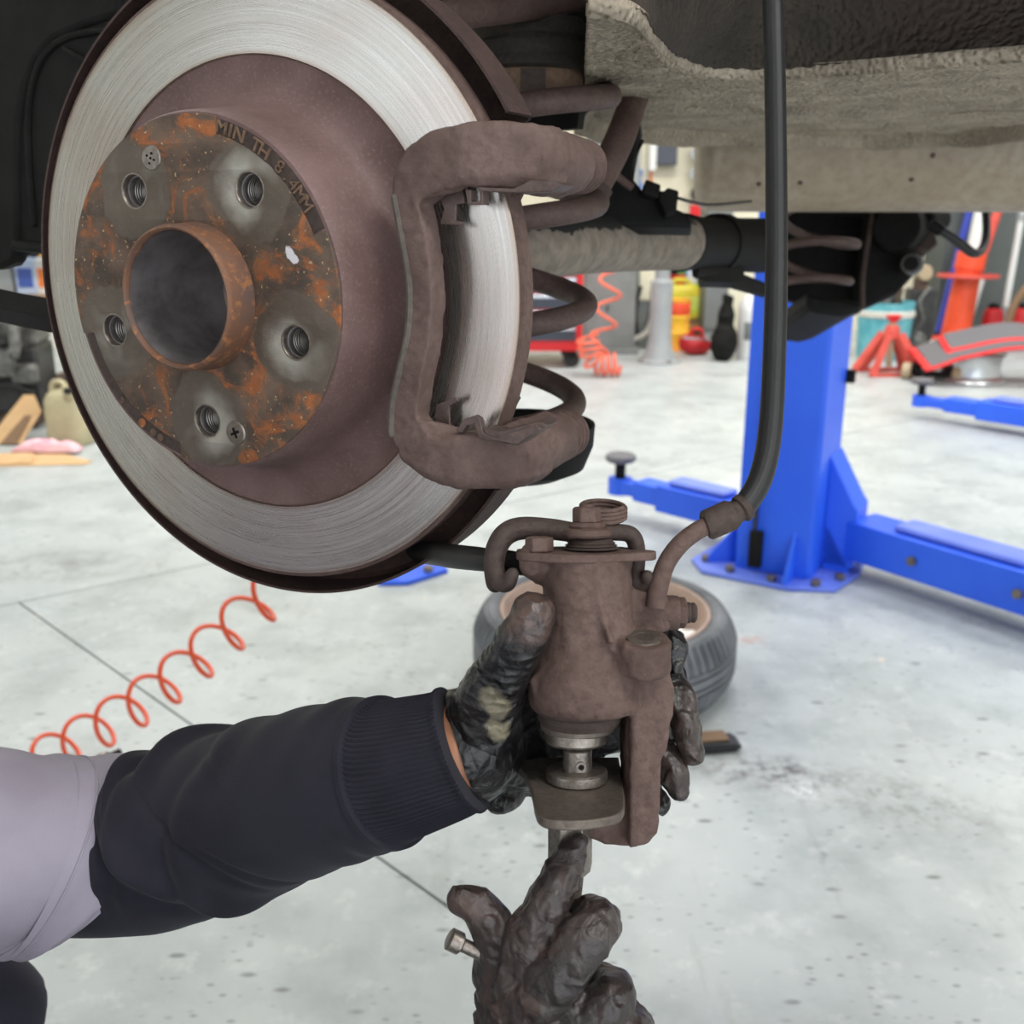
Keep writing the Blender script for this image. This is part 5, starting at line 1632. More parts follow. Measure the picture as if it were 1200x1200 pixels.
m.tube([C(624, 652, .004), C(625, 666, .004), C(632, 676, .0)], [.0062, .0060, .0036], 14, cap='round')
m.hull([C(x, y, z) for x, y in [(712, 694), (742, 690), (782, 698), (786, 738), (712, 760)] for z in (-.024, .000)])
m.hull([C(702, 690, .016), C(734, 694, .002), C(744, 748, .014), C(724, 770, .020), C(708, 730, .018), C(702, 690, .0), C(744, 748, -.005), C(722, 772, 0), C(712, 760, .020)])
ear = MB().lathe([(0, -.0085), (.0112, -.0085), (.0118, -.007), (.0118, .006), (.0112, .0072), (0, .0072)], 32, (0, 0, 0), 'y')
EAR = Frame(C(754, 766, .016), (1, 0, 0), (0, math.cos(.24), math.sin(.24)), (0, -math.sin(.24), math.cos(.24)))
ear.v = [EAR.out(p) for p in ear.v]
m.add(ear.v, ear.f)
m.hull([C(735, 752, .010), C(783, 756, .006), C(735, 788, .010), C(785, 788, .006), C(735, 752, -.01), C(785, 752, -.01), C(735, 788, -.01), C(787, 788, -.01)])
brg = [(741, 784), (785, 786), (791, 808), (789, 840), (782, 875), (776, 893), (774, 947), (771, 979), (757, 992), (737, 997), (737, 960), (739, 880)]
m.prism([C(x, y, .012) for x, y in brg], (0, 0, -.034))
m.prism([C(x, y, .002) for x, y in [(741, 784), (741, 990), (728, 975), (733, 940), (734, 832), (700, 826), (700, 790)]], (0, 0, -.026))
m.prism([C(x, y, .001) for x, y in [(745, 938), (745, 994), (709, 992), (668, 973), (650, 964), (650, 950)]], (0, 0, -.030))
m.hull([C(x, y, z) for x, y in [(690, 790), (785, 787), (745, 834), (690, 829)] for z in (-.020, .012)])
m.tube([C(699, 655, .0172), C(700, 690, .0172), C(706, 722, .0180), C(716, 752, .0225)], .0016, 8, k=4, cap='round')
cb = fuse(m, .0011, 8, lambda P, N: .00045 * vnoise(P * 180) + .0003 * vnoise(P * 420, 4))
build(cb, 'caliper_body', 'cast_brown', cal, angle=60)
yt = yl(744)
xe = C(754, 765, .016)[0]
ps = MB().lathe([(.0042, .006), (.0078, .006), (.0076, .0079), (.0044, .0079)], 28, (0, 0, 0), 'y', close=True)
ps.v = [EAR.out(p) for p in ps.v]
build(ps, 'pin_seat', 'steel_plate', cal)
ps = MB().lathe([(0, .006), (.0044, .006), (.0044, .0077), (0, .0077)], 20, (0, 0, 0), 'y')
ps.v = [EAR.out(p) for p in ps.v]
build(ps, 'pin_hole', 'steel_tool', cal)
# piston and its boot
y1, y2 = yl(828), yl(850)
build(MB().lathe([(0, y1 + .002), (.0215, y1 + .002), (.0208, y1 - .002), (.0188, y1 - .0035), (.0192, y1 - .0055), (.0175, y2), (0, y2)], 56, (x0 - .003, 0, -.003), 'y'), 'piston_boot', 'cast_dark', cal)
build(MB().lathe([(0, y2 + .004), (.0168, y2 + .004), (.0168, y2 - .002), (.0155, y2 - .003), (0, y2 - .003)], 48, (x0 - .004, 0, -.003), 'y'), 'piston', 'steel_plate', cal)
# plate, bolt, lever
yb, yt = yl(655), yl(645)
pl = catmull([(-.0315, -.007, 0), (-.0312, .006, 0), (-.024, .0125, 0), (-.012, .0175, 0), (.004, .0180, 0), (.015, .0125, 0), (.024, .0085, 0), (.0290, .006, 0), (.0300, .0, 0), (.024, -.006, 0), (.014, -.018, 0), (-.012, -.018, 0), (-.024, -.014, 0), (-.0315, -.007, 0)], 4)[:-1]
build(MB().prism([(p[0] + x0, yb, p[1]) for p in pl], (0, yt - yb, 0)), 'lever_bracket', 'cast_brown', cal, bevel=.0007)
build(MB().hex((C(632, 640, .006)[0], yt, .006), .0064, .0066, 'y'), 'hex_bolt', 'cast_brown', cal, bevel=.0004)
pr = [(0, yt)]
for k in range(4):
    pr += [(.0120 - k * .0008, yt + .0006 + k * .0012), (.0128 - k * .0010, yt + .0010 + k * .0012), (.0116 - k * .0008, yt + .0014 + k * .0012)]
pr += [(.0075, yt + .0058), (.0070, yl(622)), (0, yl(622))]
xs_ = C(688, 630)[0]
build(MB().lathe(pr, 40, (xs_ + .002, 0, -.002), 'y'), 'spindle_seal', 'cast_dark', cal)
y_a, y_b = yl(629), yl(619)
build(MB().lathe([(0, y_a), (.0108, y_a), (.0114, y_a + .001), (.0112, y_b - .0006), (.0100, y_b), (0, y_b)], 40, (xs_, 0, -.002), 'y'), 'lever_hub', 'cast_brown', cal)
build(MB().lathe([(0, y_b), (.0082, y_b), (.0086, y_b + .0012), (.0066, y_b + .0026), (0, y_b + .0026)], 30, (xs_, 0, -.002), 'y'), 'nut_flange', 'cast_brown', cal)
build(MB().hex((xs_, y_b + .0022, -.002), .0066, .0072, 'y'), 'lever_nut', 'cast_brown', cal, bevel=.0005)
build(MB().lathe([(0, 0), (.0034, 0), (.0030, .0016), (0, .0018)], 20, (xs_, y_b + .009, -.002), 'y'), 'spindle_tip', 'cast_brown', cal)
lv = MB().tube([C(672, 624, -.003), C(644, 620, -.008), C(612, 619, -.010), C(594, 625, -.010), C(583, 640, -.008), C(579, 660, -.006), C(580, 682, -.004)], [.0052, .0056, .006, .006, .0058, .0056, .005], 10, k=6, flat=(1.25, .9), up=(0, 0, 1), cap='round')
lv2 = MB().tube([C(580, 662, -.004), C(584, 680, .0), C(594, 684, .004), C(600, 674, .006)], [.0048, .0046, .0044, .0036], 10, k=5, flat=(1.1, .9), up=(0, 0, 1), cap='round')
lv.v += []
build(fuse(MB().add(lv.v, lv.f).add(lv2.v, lv2.f), .0009, 4), 'lever_arm', 'cast_dark', cal)
rv = MB().tube([C(700, 624, -.004), C(728, 624, -.007), C(741, 628, -.008), C(746, 642, -.008), C(746, 662, -.008), C(744, 684, -.007)], [.0050, .0050, .005, .005, .005, .0045], 10, k=6, flat=(1.2, .8), up=(0, 0, 1), cap='round')
rv.tube([C(744, 684, -.007), C(754, 688, -.004), C(761, 682, -.002), C(758, 675, .0)], [.0036, .0036, .0034, .003], 10, k=4, cap='round')
build(fuse(rv, .0009, 4), 'lever_hook', 'cast_dark', cal)
sp_ = []
xc, zc = C(707, 600, -.012)[0], -.012
for i in range(130):
    a = 2 * math.pi * i / 40 + .6
    sp_.append((xc + .0100 * math.cos(a), yl(593) - .0018 * i / 40 - .0022 * math.sin(a), zc + .0100 * math.sin(a)))
sp_ += [(xc + .0085, yl(606), zc + .004), (xc + .004, yl(612), zc + .006)]
build(MB().tube(sp_, .0011, 8), 'return_spring', 'cast_brown', cal, angle=80)
# bleed screw, pointing right
yb0 = C(786, 718, -.008)
def xl(prof, n=32, hexn=None):
    return MB().lathe([(r, h) for r, h in prof], hexn or n, (yb0[0], yb0[1], yb0[2]), 'x')
build(xl([(0, -.004), (.0078, -.004), (.0080, .001), (.0076, .0034), (0, .0034)]), 'banjo_seat', 'cast_brown', cal)
build(xl([(0, .0030), (.0068, .0030), (.0072, .0040), (.0072, .0062), (.0060, .0070), (0, .0070)], hexn=6), 'bleed_hex', 'cast_brown', cal)
build(xl([(0, .0065), (.0044, .0065), (.0048, .0075), (.0048, .0086), (.0042, .0090), (.0046, .0096), (.0046, .0108), (.0036, .0116), (0, .0116)]), 'bleed_cap', 'cast_dark', cal)

# ================================================================== PISTON WIND-BACK TOOL
tool = thing('piston_tool', 'steel caliper wind-back tool with thick plate and T-handle screw', 'hand tool', CQ)
xa = C(675, 858)[0]
ZA = -.001
def cyl(px, pts, name, mat, z=ZA, n=48, bevel=0, parent=tool):
    xx = C(px, pts[0][1], z)[0]
    return build(MB().lathe([(r, C(px, py, z)[1]) for r, py in pts], n, (xx, 0, z), 'y'), name, mat, parent, bevel=bevel)
cyl(675, [(0, 848), (.0118, 848), (.0139, 850), (.0143, 852), (.0143, 866), (.0134, 869), (0, 869)], 'adapter_disc', 'steel_tool')
cyl(676, [(0, 866), (.0055, 866), (.0055, 880), (0, 880)], 'drive_pin', 'black_metal')
cyl(676.5, [(0, 876), (.0060, 876), (.0066, 878), (.0066, 914), (0, 914)], 'coupling', 'steel_tool')
cp = C(681, 899, .006)
build(MB().lathe([(.0013, 0), (.0024, 0), (.0024, .0014), (.0013, .0014)], 20, (cp[0], cp[1], .0054), 'z', close=True), 'set_screw', 'steel_tool', tool)
build(MB().lathe([(0, 0), (.0013, 0), (.0013, .0009), (0, .0009)], 16, (cp[0], cp[1], .0054), 'z'), 'set_screw_hole', 'black_metal', tool)
cyl(676, [(0, 901), (.0128, 901), (.0138, 903), (.0139, 905), (.0139, 913), (.0128, 915), (0, 915)], 'thrust_washer', 'steel_tool')
ypl = C(676, 915, ZA)[1]
top_px = [(589, 890), (600, 893), (611, 901), (619, 914), (624, 930), (627, 946), (632, 956), (646, 961), (680, 962), (716, 957), (729, 950), (732, 940), (731, 926), (727, 900), (724, 884), (640, 880), (600, 882)]
P = [CY(x, y, ypl) for x, y in top_px]
P = [Vector(q) for q in catmull([tuple(q) for q in P[:14]], 4)] + P[14:]
Pm = [(max(p[0], -1), p[1], max(p[2], -.036)) for p in P]
build(MB().prism(Pm, (0, -.0042, 0)), 'reaction_plate', 'steel_plate', tool, bevel=.0007)
ypb = ypl - .0042
yy = lambda py: C(668, py, ZA)[1]
build(MB().hex((C(668, 990, ZA)[0], yy(1022), ZA), .0102, ypb - yy(1022), 'y', ch=.08), 'nut', 'steel_tool', tool, bevel=.0005)
rp = [(0, yy(1140)), (.0062, yy(1140))]
y = yy(1140)
while y < yy(1020):
    rp += [(.0070, y + .0004), (.0061, y + .0010)]
    y += .0014
rp += [(0, y)]
fr = C(667, 1020, ZA)
rod = MB().lathe(rp, 28, (0, 0, 0), 'y')
R = Matrix.Rotation(rad(-6), 3, 'Z')
rod.v = [R @ (Vector(p) - Vector((0, yy(1020), 0))) + Vector((fr[0], yy(1020), ZA)) for p in rod.v]
build(rod, 'threaded_rod', 'steel_tool', tool, angle=20)
h0, h1 = Vector(C(527, 1100, .016)), Vector(C(690, 1178, .006))
hd = (h1 - h0).normalized()
build(MB().tube([h0 - hd * .0005, h0, h0 + hd * .0052, h0 + hd * .006], [.0040, .0049, .0049, .0040], 28), 'handle_knob', 'steel_tool', tool)
build(MB().tube([h0, h1], .0031, 20), 'handle_bar', 'steel_tool', tool)

# ================================================================== PERSON
def Wl(p):
    return Vector(p)
per = thing('person', 'crouching person in grey T-shirt over navy sweatshirt with black gloves holding the caliper', 'person', yawframe((-.62, .5, 0)))
def cw(p):
    return CQ.out(p)
def fin(m, pts, rads, k=5, n=14):
    """tapered rounded digit through (px, py, z) points of the caliper frame"""
    m.tube([C(*p) for p in pts], rads, n, k=k, cap='round')
    return m
# ---- left hand, gripping the caliper
PF = yawframe((-.62, .5, 0))
lh = MB()
fin(lh, [(624, 722, .020), (614, 745, .018), (597, 774, .011), (577, 812, .0), (562, 862, -.016)], [.0098, .0110, .0116, .0150, .0200], 6, 18)
lh.ell(C(625, 720, .019), (.0104, .0108, .0098), 18)
# palm and heel of the hand
lh.hull([C(x, y, z) for x, y, z in [(540, 822, -.006), (554, 912, -.022), (590, 790, -.002), (620, 815, -.014), (574, 922, -.042), (600, 900, -.052), (650, 790, -.034), (655, 930, -.050), (540, 830, -.040), (560, 925, -.050), (600, 790, -.050), (660, 780, -.058), (660, 940, -.060)]])
lh.hull([C(x, y, z) for x, y, z in [(540, 814, -.014), (562, 925, -.030), (548, 830, -.034), (566, 925, -.046), (620, 800, -.020), (630, 860, -.048), (640, 930, -.056), (640, 800, -.05), (640, 930, -.06)]])
lh.tube([C(549, 874, -.021), C(566, 868, -.028), C(600, 860, -.056)], [.0262, .0235, .014], 24, k=4, flat=(1.0, .95), up=(0, 1, 0))
fin(lh, [(600, 915, -.054), (596, 932, -.052), (584, 938, -.044)], [.009, .008, .007], 4)
# fingers wrap round the back; loose fingertips of the glove show at the right
FL = [[(640, 800, -.046), (715, 775, -.050), (772, 750, -.044), (790, 755, -.034), (794, 784, -.026)],
      [(640, 835, -.048), (715, 815, -.052), (776, 788, -.046), (792, 812, -.034), (804, 850, -.028), (812, 884, -.026)],
      [(640, 872, -.048), (715, 862, -.052), (766, 858, -.046), (780, 880, -.036), (788, 905, -.030), (796, 926, -.028)],
      [(640, 908, -.046), (712, 912, -.050), (752, 925, -.042), (768, 936, -.036), (778, 944, -.032)]]
RF = [[.0105, .0100, .0080, .0060, .0040], [.0105, .0100, .0086, .0080, .0082, .0044], [.0105, .0098, .0086, .0080, .0076, .0046], [.0095, .0088, .0070, .0056, .0036]]
for p, r in zip(FL, RF):
    fin(lh, p, r, 5)
def glove_disp(P, N, amp=1.0):
    w = .0010 * ridge(P * np.array((90, 60, 90)), 5) ** 3 + .0007 * vnoise(P * 150, 2)
    return amp * (w - .0005)
def lh_disp(P, N):
    d = glove_disp(P, N)
    wq = P + .004 * np.c_[vnoise(P * 60, 41), vnoise(P * 60, 42), vnoise(P * 60, 43)]
    d = d - .0005 * ridge(wq * np.array((60, 80, 60)), 44) ** 7 - .0002 * ridge(wq * 150, 45) ** 5
    # rings of slack latex along the thumb
    t0, t1 = np.array(C(612, 742, .018)), np.array(C(572, 835, .0))
    ax = (t1 - t0) / np.linalg.norm(t1 - t0)
    s_ = (P - t0) @ ax
    L_ = np.linalg.norm(t1 - t0)
    dist = np.linalg.norm(P - t0 - s_[:, None] * ax, axis=1)
    w = np.clip(1 - dist / .022, 0, 1) * np.clip(s_ / .006, 0, 1) * np.clip((L_ + .004 - s_) / .008, 0, 1)
    ang = s_ * 1400 + 2.2 * vnoise(P * 70, 9) + 6 * N[:, 0]
    d = d + .0011 * w * (np.maximum(0, np.sin(ang)) ** 2)
    # hanging loose fingertips at the back
    xr = np.clip((P[:, 0] - C(774, 850)[0]) / .003, 0, 1)
    d = d + xr * (.0034 * ridge(P * np.array((110, 38, 80)), 11) ** 2 + .0010 * ridge(P * 170, 13) ** 2 - .0022)
    return d
lg = fuse(lh, .0010, 6, lh_disp)
def on_glove(px, py):
    v = np.array(lg.v)
    q = np.array(C(px, py, -.004))
    r0 = np.array(CQ.loc(CO))
    d = (q - r0) / np.linalg.norm(q - r0)
    t_ = (v - r0) @ d
    dist = np.linalg.norm(v - r0 - t_[:, None] * d, axis=1)
    ok = np.where(dist < .0016)[0]
    i = ok[np.argmin(t_[ok])] if len(ok) else np.argmin(dist)
    return tuple(PF.loc(CQ.out(v[i])))
GR = ((150, 140, 116), (112, 104, 86))
glove_mat('glove', ((25, 23, 24), (35, 32, 32), (44, 38, 37)), 0.36, [
    (on_glove(626, 716), .017, ((70, 56, 52), (102, 78, 70))),
    (on_glove(806, 850), .022, ((56, 47, 44), (78, 64, 58))),
    (on_glove(790, 905), .020, ((60, 50, 47), (80, 66, 60))),
    (on_glove(576, 824), .0072, GR), (on_glove(589, 834), .0066, GR), (on_glove(588, 862), .0066, GR), (on_glove(580, 852), .0045, GR)])
build(lg, 'left_glove', 'glove', per, frame=CQ, angle=70, label='black latex glove of the left hand gripping the caliper')
# glove cuff rolled at the wrist
cuffp = MB().tube([C(572, 866, -.026), C(560, 869, -.0235), C(546, 874, -.0205), C(540, 876, -.0200)], [.0250, .0270, .0276, .0262], 64, k=6, flat=(1.0, .98), up=(0, 1, 0), fn=lambda r, s_, a: r * (1 + .018 * math.sin(9 * a + 4 * s_) + .012 * math.sin(17 * a)))
build(cuffp, 'left_glove_cuff', 'glove', per, frame=CQ, angle=70)
# ---- right hand, on the T-handle
rh = MB()
fin(rh, [(541, 1053, .012), (560, 1062, .012), (574, 1080, .012), (582, 1110, .010), (585, 1150, .006), (598, 1200, .004)], [.0072, .0090, .0098, .0102, .0116, .0145], 5, 16)
fin(rh, [(677, 988, .014), (671, 1001, .014), (660, 1022, .016), (641, 1058, .020), (622, 1098, .022), (612, 1150, .018)], [.0024, .0062, .0082, .0098, .0108, .0130], 5, 16)
fin(rh, [(610, 1196, .022), (650, 1150, .032), (690, 1096, .030), (702, 1080, .020), (690, 1075, .004), (672, 1090, -.008)], [.0130, .0122, .0114, .0104, .0094, .0084], 5, 16)
fin(rh, [(620, 1240, .020), (670, 1210, .030), (712, 1176, .030), (722, 1164, .020), (706, 1150, .004), (684, 1150, -.008)], [.0130, .0120, .0106, .0098, .0090, .0080], 5, 16)
fin(rh, [(640, 1280, .016), (690, 1250, .026), (732, 1216, .026), (744, 1204, .018), (728, 1190, .004), (700, 1186, -.006)], [.0120, .0110, .0098, .0090, .0082, .0074], 5, 16)
rh.hull([C(x, y, z) for x, y, z in [(556, 1165, .0), (570, 1160, .018), (640, 1150, .034), (700, 1190, .036), (725, 1250, .030), (556, 1260, .0), (566, 1290, .02), (680, 1310, .034), (720, 1290, .01), (590, 1170, -.016), (690, 1170, -.012), (580, 1300, -.016), (690, 1310, -.012)]])
rh.tube([C(640, 1250, .008), C(640, 1330, .006), C(630, 1400, .0)], [.028, .026, .0245], 22, k=4, flat=(.8, 1.1), up=(0, 0, 1))
def rh_disp(P, N):
    d = glove_disp(P, N, 1.0)
    # slack, creased latex on the forefinger and across the knuckles
    f0, f1 = np.array(C(670, 1000, .012)), np.array(C(610, 1150, .024))
    ax = (f1 - f0) / np.linalg.norm(f1 - f0)
    s_ = (P - f0) @ ax
    dist = np.linalg.norm(P - f0 - s_[:, None] * ax, axis=1)
    w = np.clip(1.3 - dist / .016, 0, 1)
    d = d + w * (.0034 * ridge(P * np.array((70, 42, 60)), 21) ** 3 + .0012 * ridge(P * 120, 23) ** 3 - .0014)
    wq = P + .004 * np.c_[vnoise(P * 60, 41), vnoise(P * 60, 42), vnoise(P * 60, 43)]
    d = d - .0009 * ridge(wq * np.array((55, 75, 55)), 44) ** 7 - .0003 * ridge(wq * 150, 45) ** 5
    k0 = np.clip((C(640, 1140)[1] - P[:, 1]) / .01, 0, 1)
    q = P @ np.array((.35, .94, 0))
    d = d + k0 * .0020 * np.maximum(0, np.sin(q * 560 + 2.6 * vnoise(P * 55, 31))) ** 3
    return d
rg = fuse(rh, .0009, 4, rh_disp)
build(rg, 'right_glove', 'glove_brown', per, frame=CQ, angle=70, label='brown-stained latex glove of the right hand turning the tool')

# ---- joints
WL = W(534, 880, .479)
EL_ = W(205, 982, .580)
SL = Vector((-.45, .415, .866))
WR = CQ.out(C(632, 1390, .0))
ER = Vector((-.13, .17, .68))
SR = Vector((-.41, .10, .82))
NK = Vector((-.48, .26, .915))
PV = Vector((-.62, .27, .44))
HD = Vector((-.43, .26, 1.075))
KL = W(-56, 1206, .75)
HL, HR = Vector((-.62, .37, .42)), Vector((-.62, .17, .42))
KR = Vector((-.25, .05, .50))
AL, AR = Vector((-.46, .60, .07)), Vector((-.33, .06, .07))

# sweatshirt sleeve of the left arm: measured centre line, folds pressed into the cloth
SLV = [((542, 877), .475, .0284), ((516, 887), .477, .0298), ((482, 897), .481, .0318), ((464, 902), .484, .0328), ((456, 904), .486, .0356), ((405, 914), .500, .0388), ((330, 937), .528, .0428), ((260, 962), .558, .0458), ((190, 984), .578, .0490), ((130, 996), .582, .0465), ((60, 998), .570, .0440), ((-40, 992), .550, .0420)]
cpts = [W(p[0], p[1], d) for p, d, r in SLV]
crad = [r for p, d, r in SLV]
sx_pts = catmull([np.append(np.array(p), r) for p, r in zip(cpts[4:], crad[4:])], 34)
fold_c = [np.array(q[:3]) for q in sx_pts]
fold_r = [q[3] for q in sx_pts]
NR = len(fold_c)
def fold(r, s_, a):
    e = min(1, s_ * 12)
    w = .0009 * math.sin(64 * s_ + 1.6 * math.sin(a + 1)) * max(0, 1 - s_ * 1.7) * (.5 + .5 * math.sin(a * 2 + 9 * s_))
    g = min(1, max(0, (s_ - .16) / .16)) * min(1, max(0, (.66 - s_) / .1))
    for (c0, sl, ph, wd, am) in ((.27, .05, .4, .030, .0020), (.345, -.07, 1.4, .030, .0036), (.40, .08, 2.2, .026, .0052), (.455, -.05, .2, .030, .0060), (.52, .09, 1.0, .032, .0050), (.60, -.07, 2.6, .036, .0040)):
        dd = (s_ - c0 - sl * math.sin(a + ph) - .022 * math.cos(2 * a + ph * 2)) / wd
        am2 = am * (.5 + .5 * math.sin(a + ph * 3))
        w += g * am2 * (math.exp(-dd * dd) - .75 * math.exp(-((dd - 1.5) / .7) ** 2))
    for (c0, sl, ph, am) in ((.30, .09, .6, .0016), (.375, .11, 1.2, .0024), (.43, .12, .9, .0026), (.49, .10, 1.5, .0022), (.56, .12, 1.1, .0016)):
        dd = (s_ - c0 - sl * math.sin(a + ph)) / .009
        w -= g * am * math.exp(-dd * dd) * (.5 + .5 * math.sin(2 * a + ph * 5))
    return r + w * e
slv = MB().tube(fold_c, fold_r, 110, fn=fold, up=(0, 0, 1))
build(slv, 'sweatshirt_sleeve', 'navy_jersey', per, world_coords=True, angle=80)
# ribbed cuff
cf = catmull([np.append(np.array(p), r) for p, r in zip(cpts[0:5], crad[0:5])], 7)
cuff = MB().tube([q[:3] for q in cf], [q[3] for q in cf], 480, up=(0, 0, 1), fn=lambda r, s_, a: r + .00055 * math.cos(80 * a) + (.0012 if s_ < .05 else 0) - (.0022 * max(0, (s_ - .93) / .07)))
build(cuff, 'ribbed_cuff', 'navy_jersey', per, world_coords=True, angle=70)
lip = cf[-1]
T_ = (cf[-1][:3] - cf[-3][:3]); T_ /= np.linalg.norm(T_)
build(MB().tube([cf[-1][:3] - T_ * .003, cf[-1][:3] - T_ * .0015, cf[-1][:3] + T_ * .0015, cf[-1][:3] + T_ * .003], [crad[4] - .003, crad[4] + .0006, crad[4] + .0008, crad[4] - .002], 80, up=(0, 0, 1)), 'cuff_seam', 'navy_jersey', per, world_coords=True)

# T-shirt: short sleeve of the visible arm and the body of the shirt
TS = [((84, 998), .580, .0540), ((80, 998), .579, .0550), ((40, 997), .570, .0538), ((0, 996), .561, .0525), ((-200, 990), .53, .058), ((-480, 980), .49, .066)]
tp = catmull([np.append(np.array(W(p[0], p[1], d)), r) for p, d, r in TS], 10)
ts = MB().tube([q[:3] for q in tp], [q[3] for q in tp], 64, up=(0, 0, 1), fn=lambda r, s_, a: r + .0012 * math.sin(3 * a + 9 * s_) + .0008 * math.sin(31 * s_ + 2 * a))
NTS = 64
Tm = (tp[12][:3] - tp[0][:3]); Tm /= np.linalg.norm(Tm)
toc = np.array(CO) - tp[0][:3]; toc /= np.linalg.norm(toc)
vv = [np.array(p) for p in ts.v]
for i in range(len(tp)):
    wgt = max(0, 1 - i / (len(tp) * .55))
    for j in range(NTS):
        q = vv[i * NTS + j] - tp[i][:3]
        k = (q[2] * .62 + q @ toc * .12) * wgt
        vv[i * NTS + j] = vv[i * NTS + j] - Tm * k
ts.v = [tuple(p) for p in vv]
build(ts, 't_shirt_sleeve', 'grey_tshirt', per, world_coords=True, angle=70)
hem = MB()
ri = 17
ring_ = [vv[ri * NTS + j] + (vv[ri * NTS + j] - tp[ri][:3]) * .004 for j in range(NTS)]
hem.tube(ring_, .0007, 6, closed=True)
build(hem, 'hem_stitch', 'grey_tshirt', per, world_coords=True)
sh_ = MB()
sh_.tube([NK + Vector((0, 0, -.02)), (NK + PV) / 2 + Vector((-.02, 0, .08)), PV + Vector((0, 0, .02))], [.11, .135, .14], 24, k=5, flat=(1.25, .8), up=(0, 1, 0), cap='round')
sh_.tube([SL, SL.lerp(NK, .5) + Vector((0, 0, .015)), NK, SR.lerp(NK, .5) + Vector((0, 0, .015)), SR], [.066, .075, .08, .075, .066], 20, k=4, cap='round')
sh_.tube([SR, SR.lerp(ER, .6)], [.070, .066], 20, k=4, cap='round')
tsb = fuse(sh_, .008, 8, lambda P, N: .004 * vnoise(P * 14) + .003 * ridge(P * 9, 4) ** 3)
build(tsb, 't_shirt', 'grey_tshirt', per, world_coords=True, angle=80)
# right sweatshirt sleeve, below the frame
rs = MB().tube([SR.lerp(ER, .3), ER, ER.lerp(WR, .5), ER.lerp(WR, .9)], [.060, .058, .048, .036], 24, k=6, cap='round')
build(fuse(rs, .005, 5, lambda P, N: .004 * ridge(P * 22, 6) ** 3), 'sweatshirt_sleeve', 'navy_jersey', per, world_coords=True, angle=80)
# trousers
tr = MB()
for hp_, kp, ap in ((HL, KL, AL), (HR, KR, AR)):
    tr.tube([hp_, hp_.lerp(kp, .5) + Vector((0, 0, .01)), kp], [.088, .078, .062], 20, k=5, cap='round')
    tr.tube([kp, kp.lerp(ap, .4) + Vector((-.02, 0, 0)), ap], [.06, .062, .048], 20, k=5, cap='round')
tr.tube([HL, PV, HR], [.1, .13, .1], 20, k=4, cap='round')
build(fuse(tr, .007, 6, lambda P, N: .005 * ridge(P * 15, 8) ** 3), 'trousers', 'navy_trousers', per, world_coords=True, angle=80)
for ap, nm in ((AL, 'boot'), (AR, 'boot')):
    b_ = MB().ell(ap + Vector((0, 0, .01)), (.05, .045, .065), 16).hull([ap + Vector((x, y, z - ap.z)) for x in (-.07, .19) for y in (-.045, .045) for z in (.0, .03)]).ell(ap + Vector((.1, 0, -.025)), (.1, .045, .045), 16)
    build(fuse(b_, .006, 4), nm, 'black_rubber', per, world_coords=True, angle=70)
# body: one continuous skin under the clothes
bo = MB()
bo.tube([PV, (NK + PV) / 2 + Vector((-.02, 0, .08)), NK], [.10, .105, .085], 20, k=4, flat=(1.2, .75), up=(0, 1, 0), cap='round')
bo.tube([NK + Vector((0, 0, -.02)), NK + Vector((.015, 0, .06)), HD + Vector((-.01, 0, -.02))], [.062, .052, .05], 18, k=4, cap='round')
bo.ell(HD, (.092, .072, .108), 26)
bo.ell(HD + Vector((.035, 0, -.055)), (.058, .05, .055), 20)
bo.tube([HD + Vector((.085, 0, .015)), HD + Vector((.108, 0, -.022)), HD + Vector((.088, 0, -.028))], [.008, .013, .01], 10, k=3, cap='round')
for s_ in (-1, 1):
    bo.ell(HD + Vector((-.005, s_ * .074, -.01)), (.018, .009, .03), 12)
    bo.ell(HD + Vector((.083, s_ * .03, .028)), (.012, .022, .007), 12)
bo.ell(HD + Vector((.086, 0, -.056)), (.010, .022, .005), 12)
bo.ell(HD + Vector((.085, 0, -.067)), (.010, .019, .006), 12)
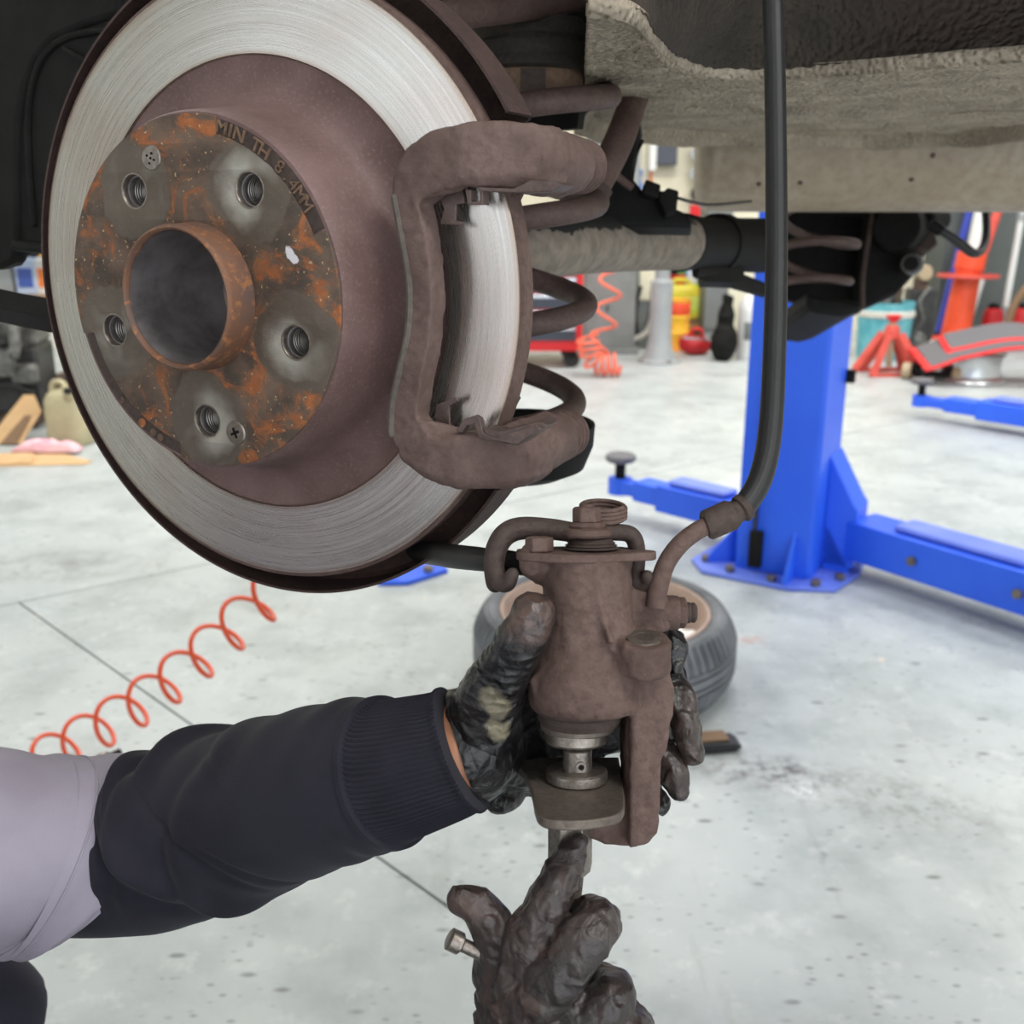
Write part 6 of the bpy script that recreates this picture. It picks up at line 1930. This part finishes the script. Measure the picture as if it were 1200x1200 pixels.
bo.tube([NK, SL, W(-100, 990, .542), W(100, 997, .576), EL_, W(330, 937, .528), WL], [.06, .048, .038, .034, .034, .034, .0232], 18, k=6, cap='round')
bo.tube([NK, SR, ER, WR], [.06, .045, .034, .022], 18, k=6, cap='round')
for hp_, kp, ap in ((HL, KL, AL), (HR, KR, AR)):
    bo.tube([PV, hp_, kp], [.09, .078, .052], 18, k=5, cap='round')
    bo.tube([kp, kp.lerp(ap, .4) + Vector((-.02, 0, 0)), ap], [.048, .050, .034], 18, k=4, cap='round')
    bo.tube([ap, ap + Vector((.1, 0, -.03))], [.034, .026], 12, cap='round')
# hands inside the gloves
bo.tube([WL, Vector(CQ.out(C(566, 872, -.026))), Vector(CQ.out(C(620, 866, -.046)))], [.0225, .0185, .008], 16, k=4, cap='round')
for p, r in zip(FL, RF):
    bo.tube([CQ.out(C(*q)) for q in p[:3]], [x * .55 for x in r[:3]], 8, k=3, cap='round')
bo.tube([WR, Vector(CQ.out(C(640, 1260, .008))), Vector(CQ.out(C(640, 1190, .014)))], [.022, .020, .016], 16, k=4, cap='round')
bs_ = fuse(bo, .0035, 5)
build(bs_, 'body', 'skin', per, world_coords=True, angle=80)
wr = MB().tube([W(549, 882, .475), W(535, 885, .478), W(505, 891, .484)], [.0236, .0234, .0235], 48, k=5, up=(0, 0, 1))
hr = MB().ell(HD + Vector((-.014, 0, .022)), (.092, .08, .1), 24)
hr.v = [p for p in hr.v]
hm = fuse(hr, .005, 3, lambda P, N: .004 * vnoise(P * 60))
cut = [(Vector(p) - HD).x < .055 and ((Vector(p) - HD).z > .035 or (Vector(p) - HD).x < -.02) for p in hm.v]
hf = [f for f in hm.f if all(cut[i] for i in f)]
build(MB().add(hm.v, hf), 'hair', 'hair', per, world_coords=True, angle=80)
for s_ in (-1, 1):
    build(MB().ell(HD + Vector((.078, s_ * .03, .012)), (.011, .013, .009), 14), 'eye', 'white_plastic', per, world_coords=True)
    build(MB().ell(HD + Vector((.0875, s_ * .03, .012)), (.003, .0055, .0055), 10), 'iris', 'hair', per, world_coords=True)
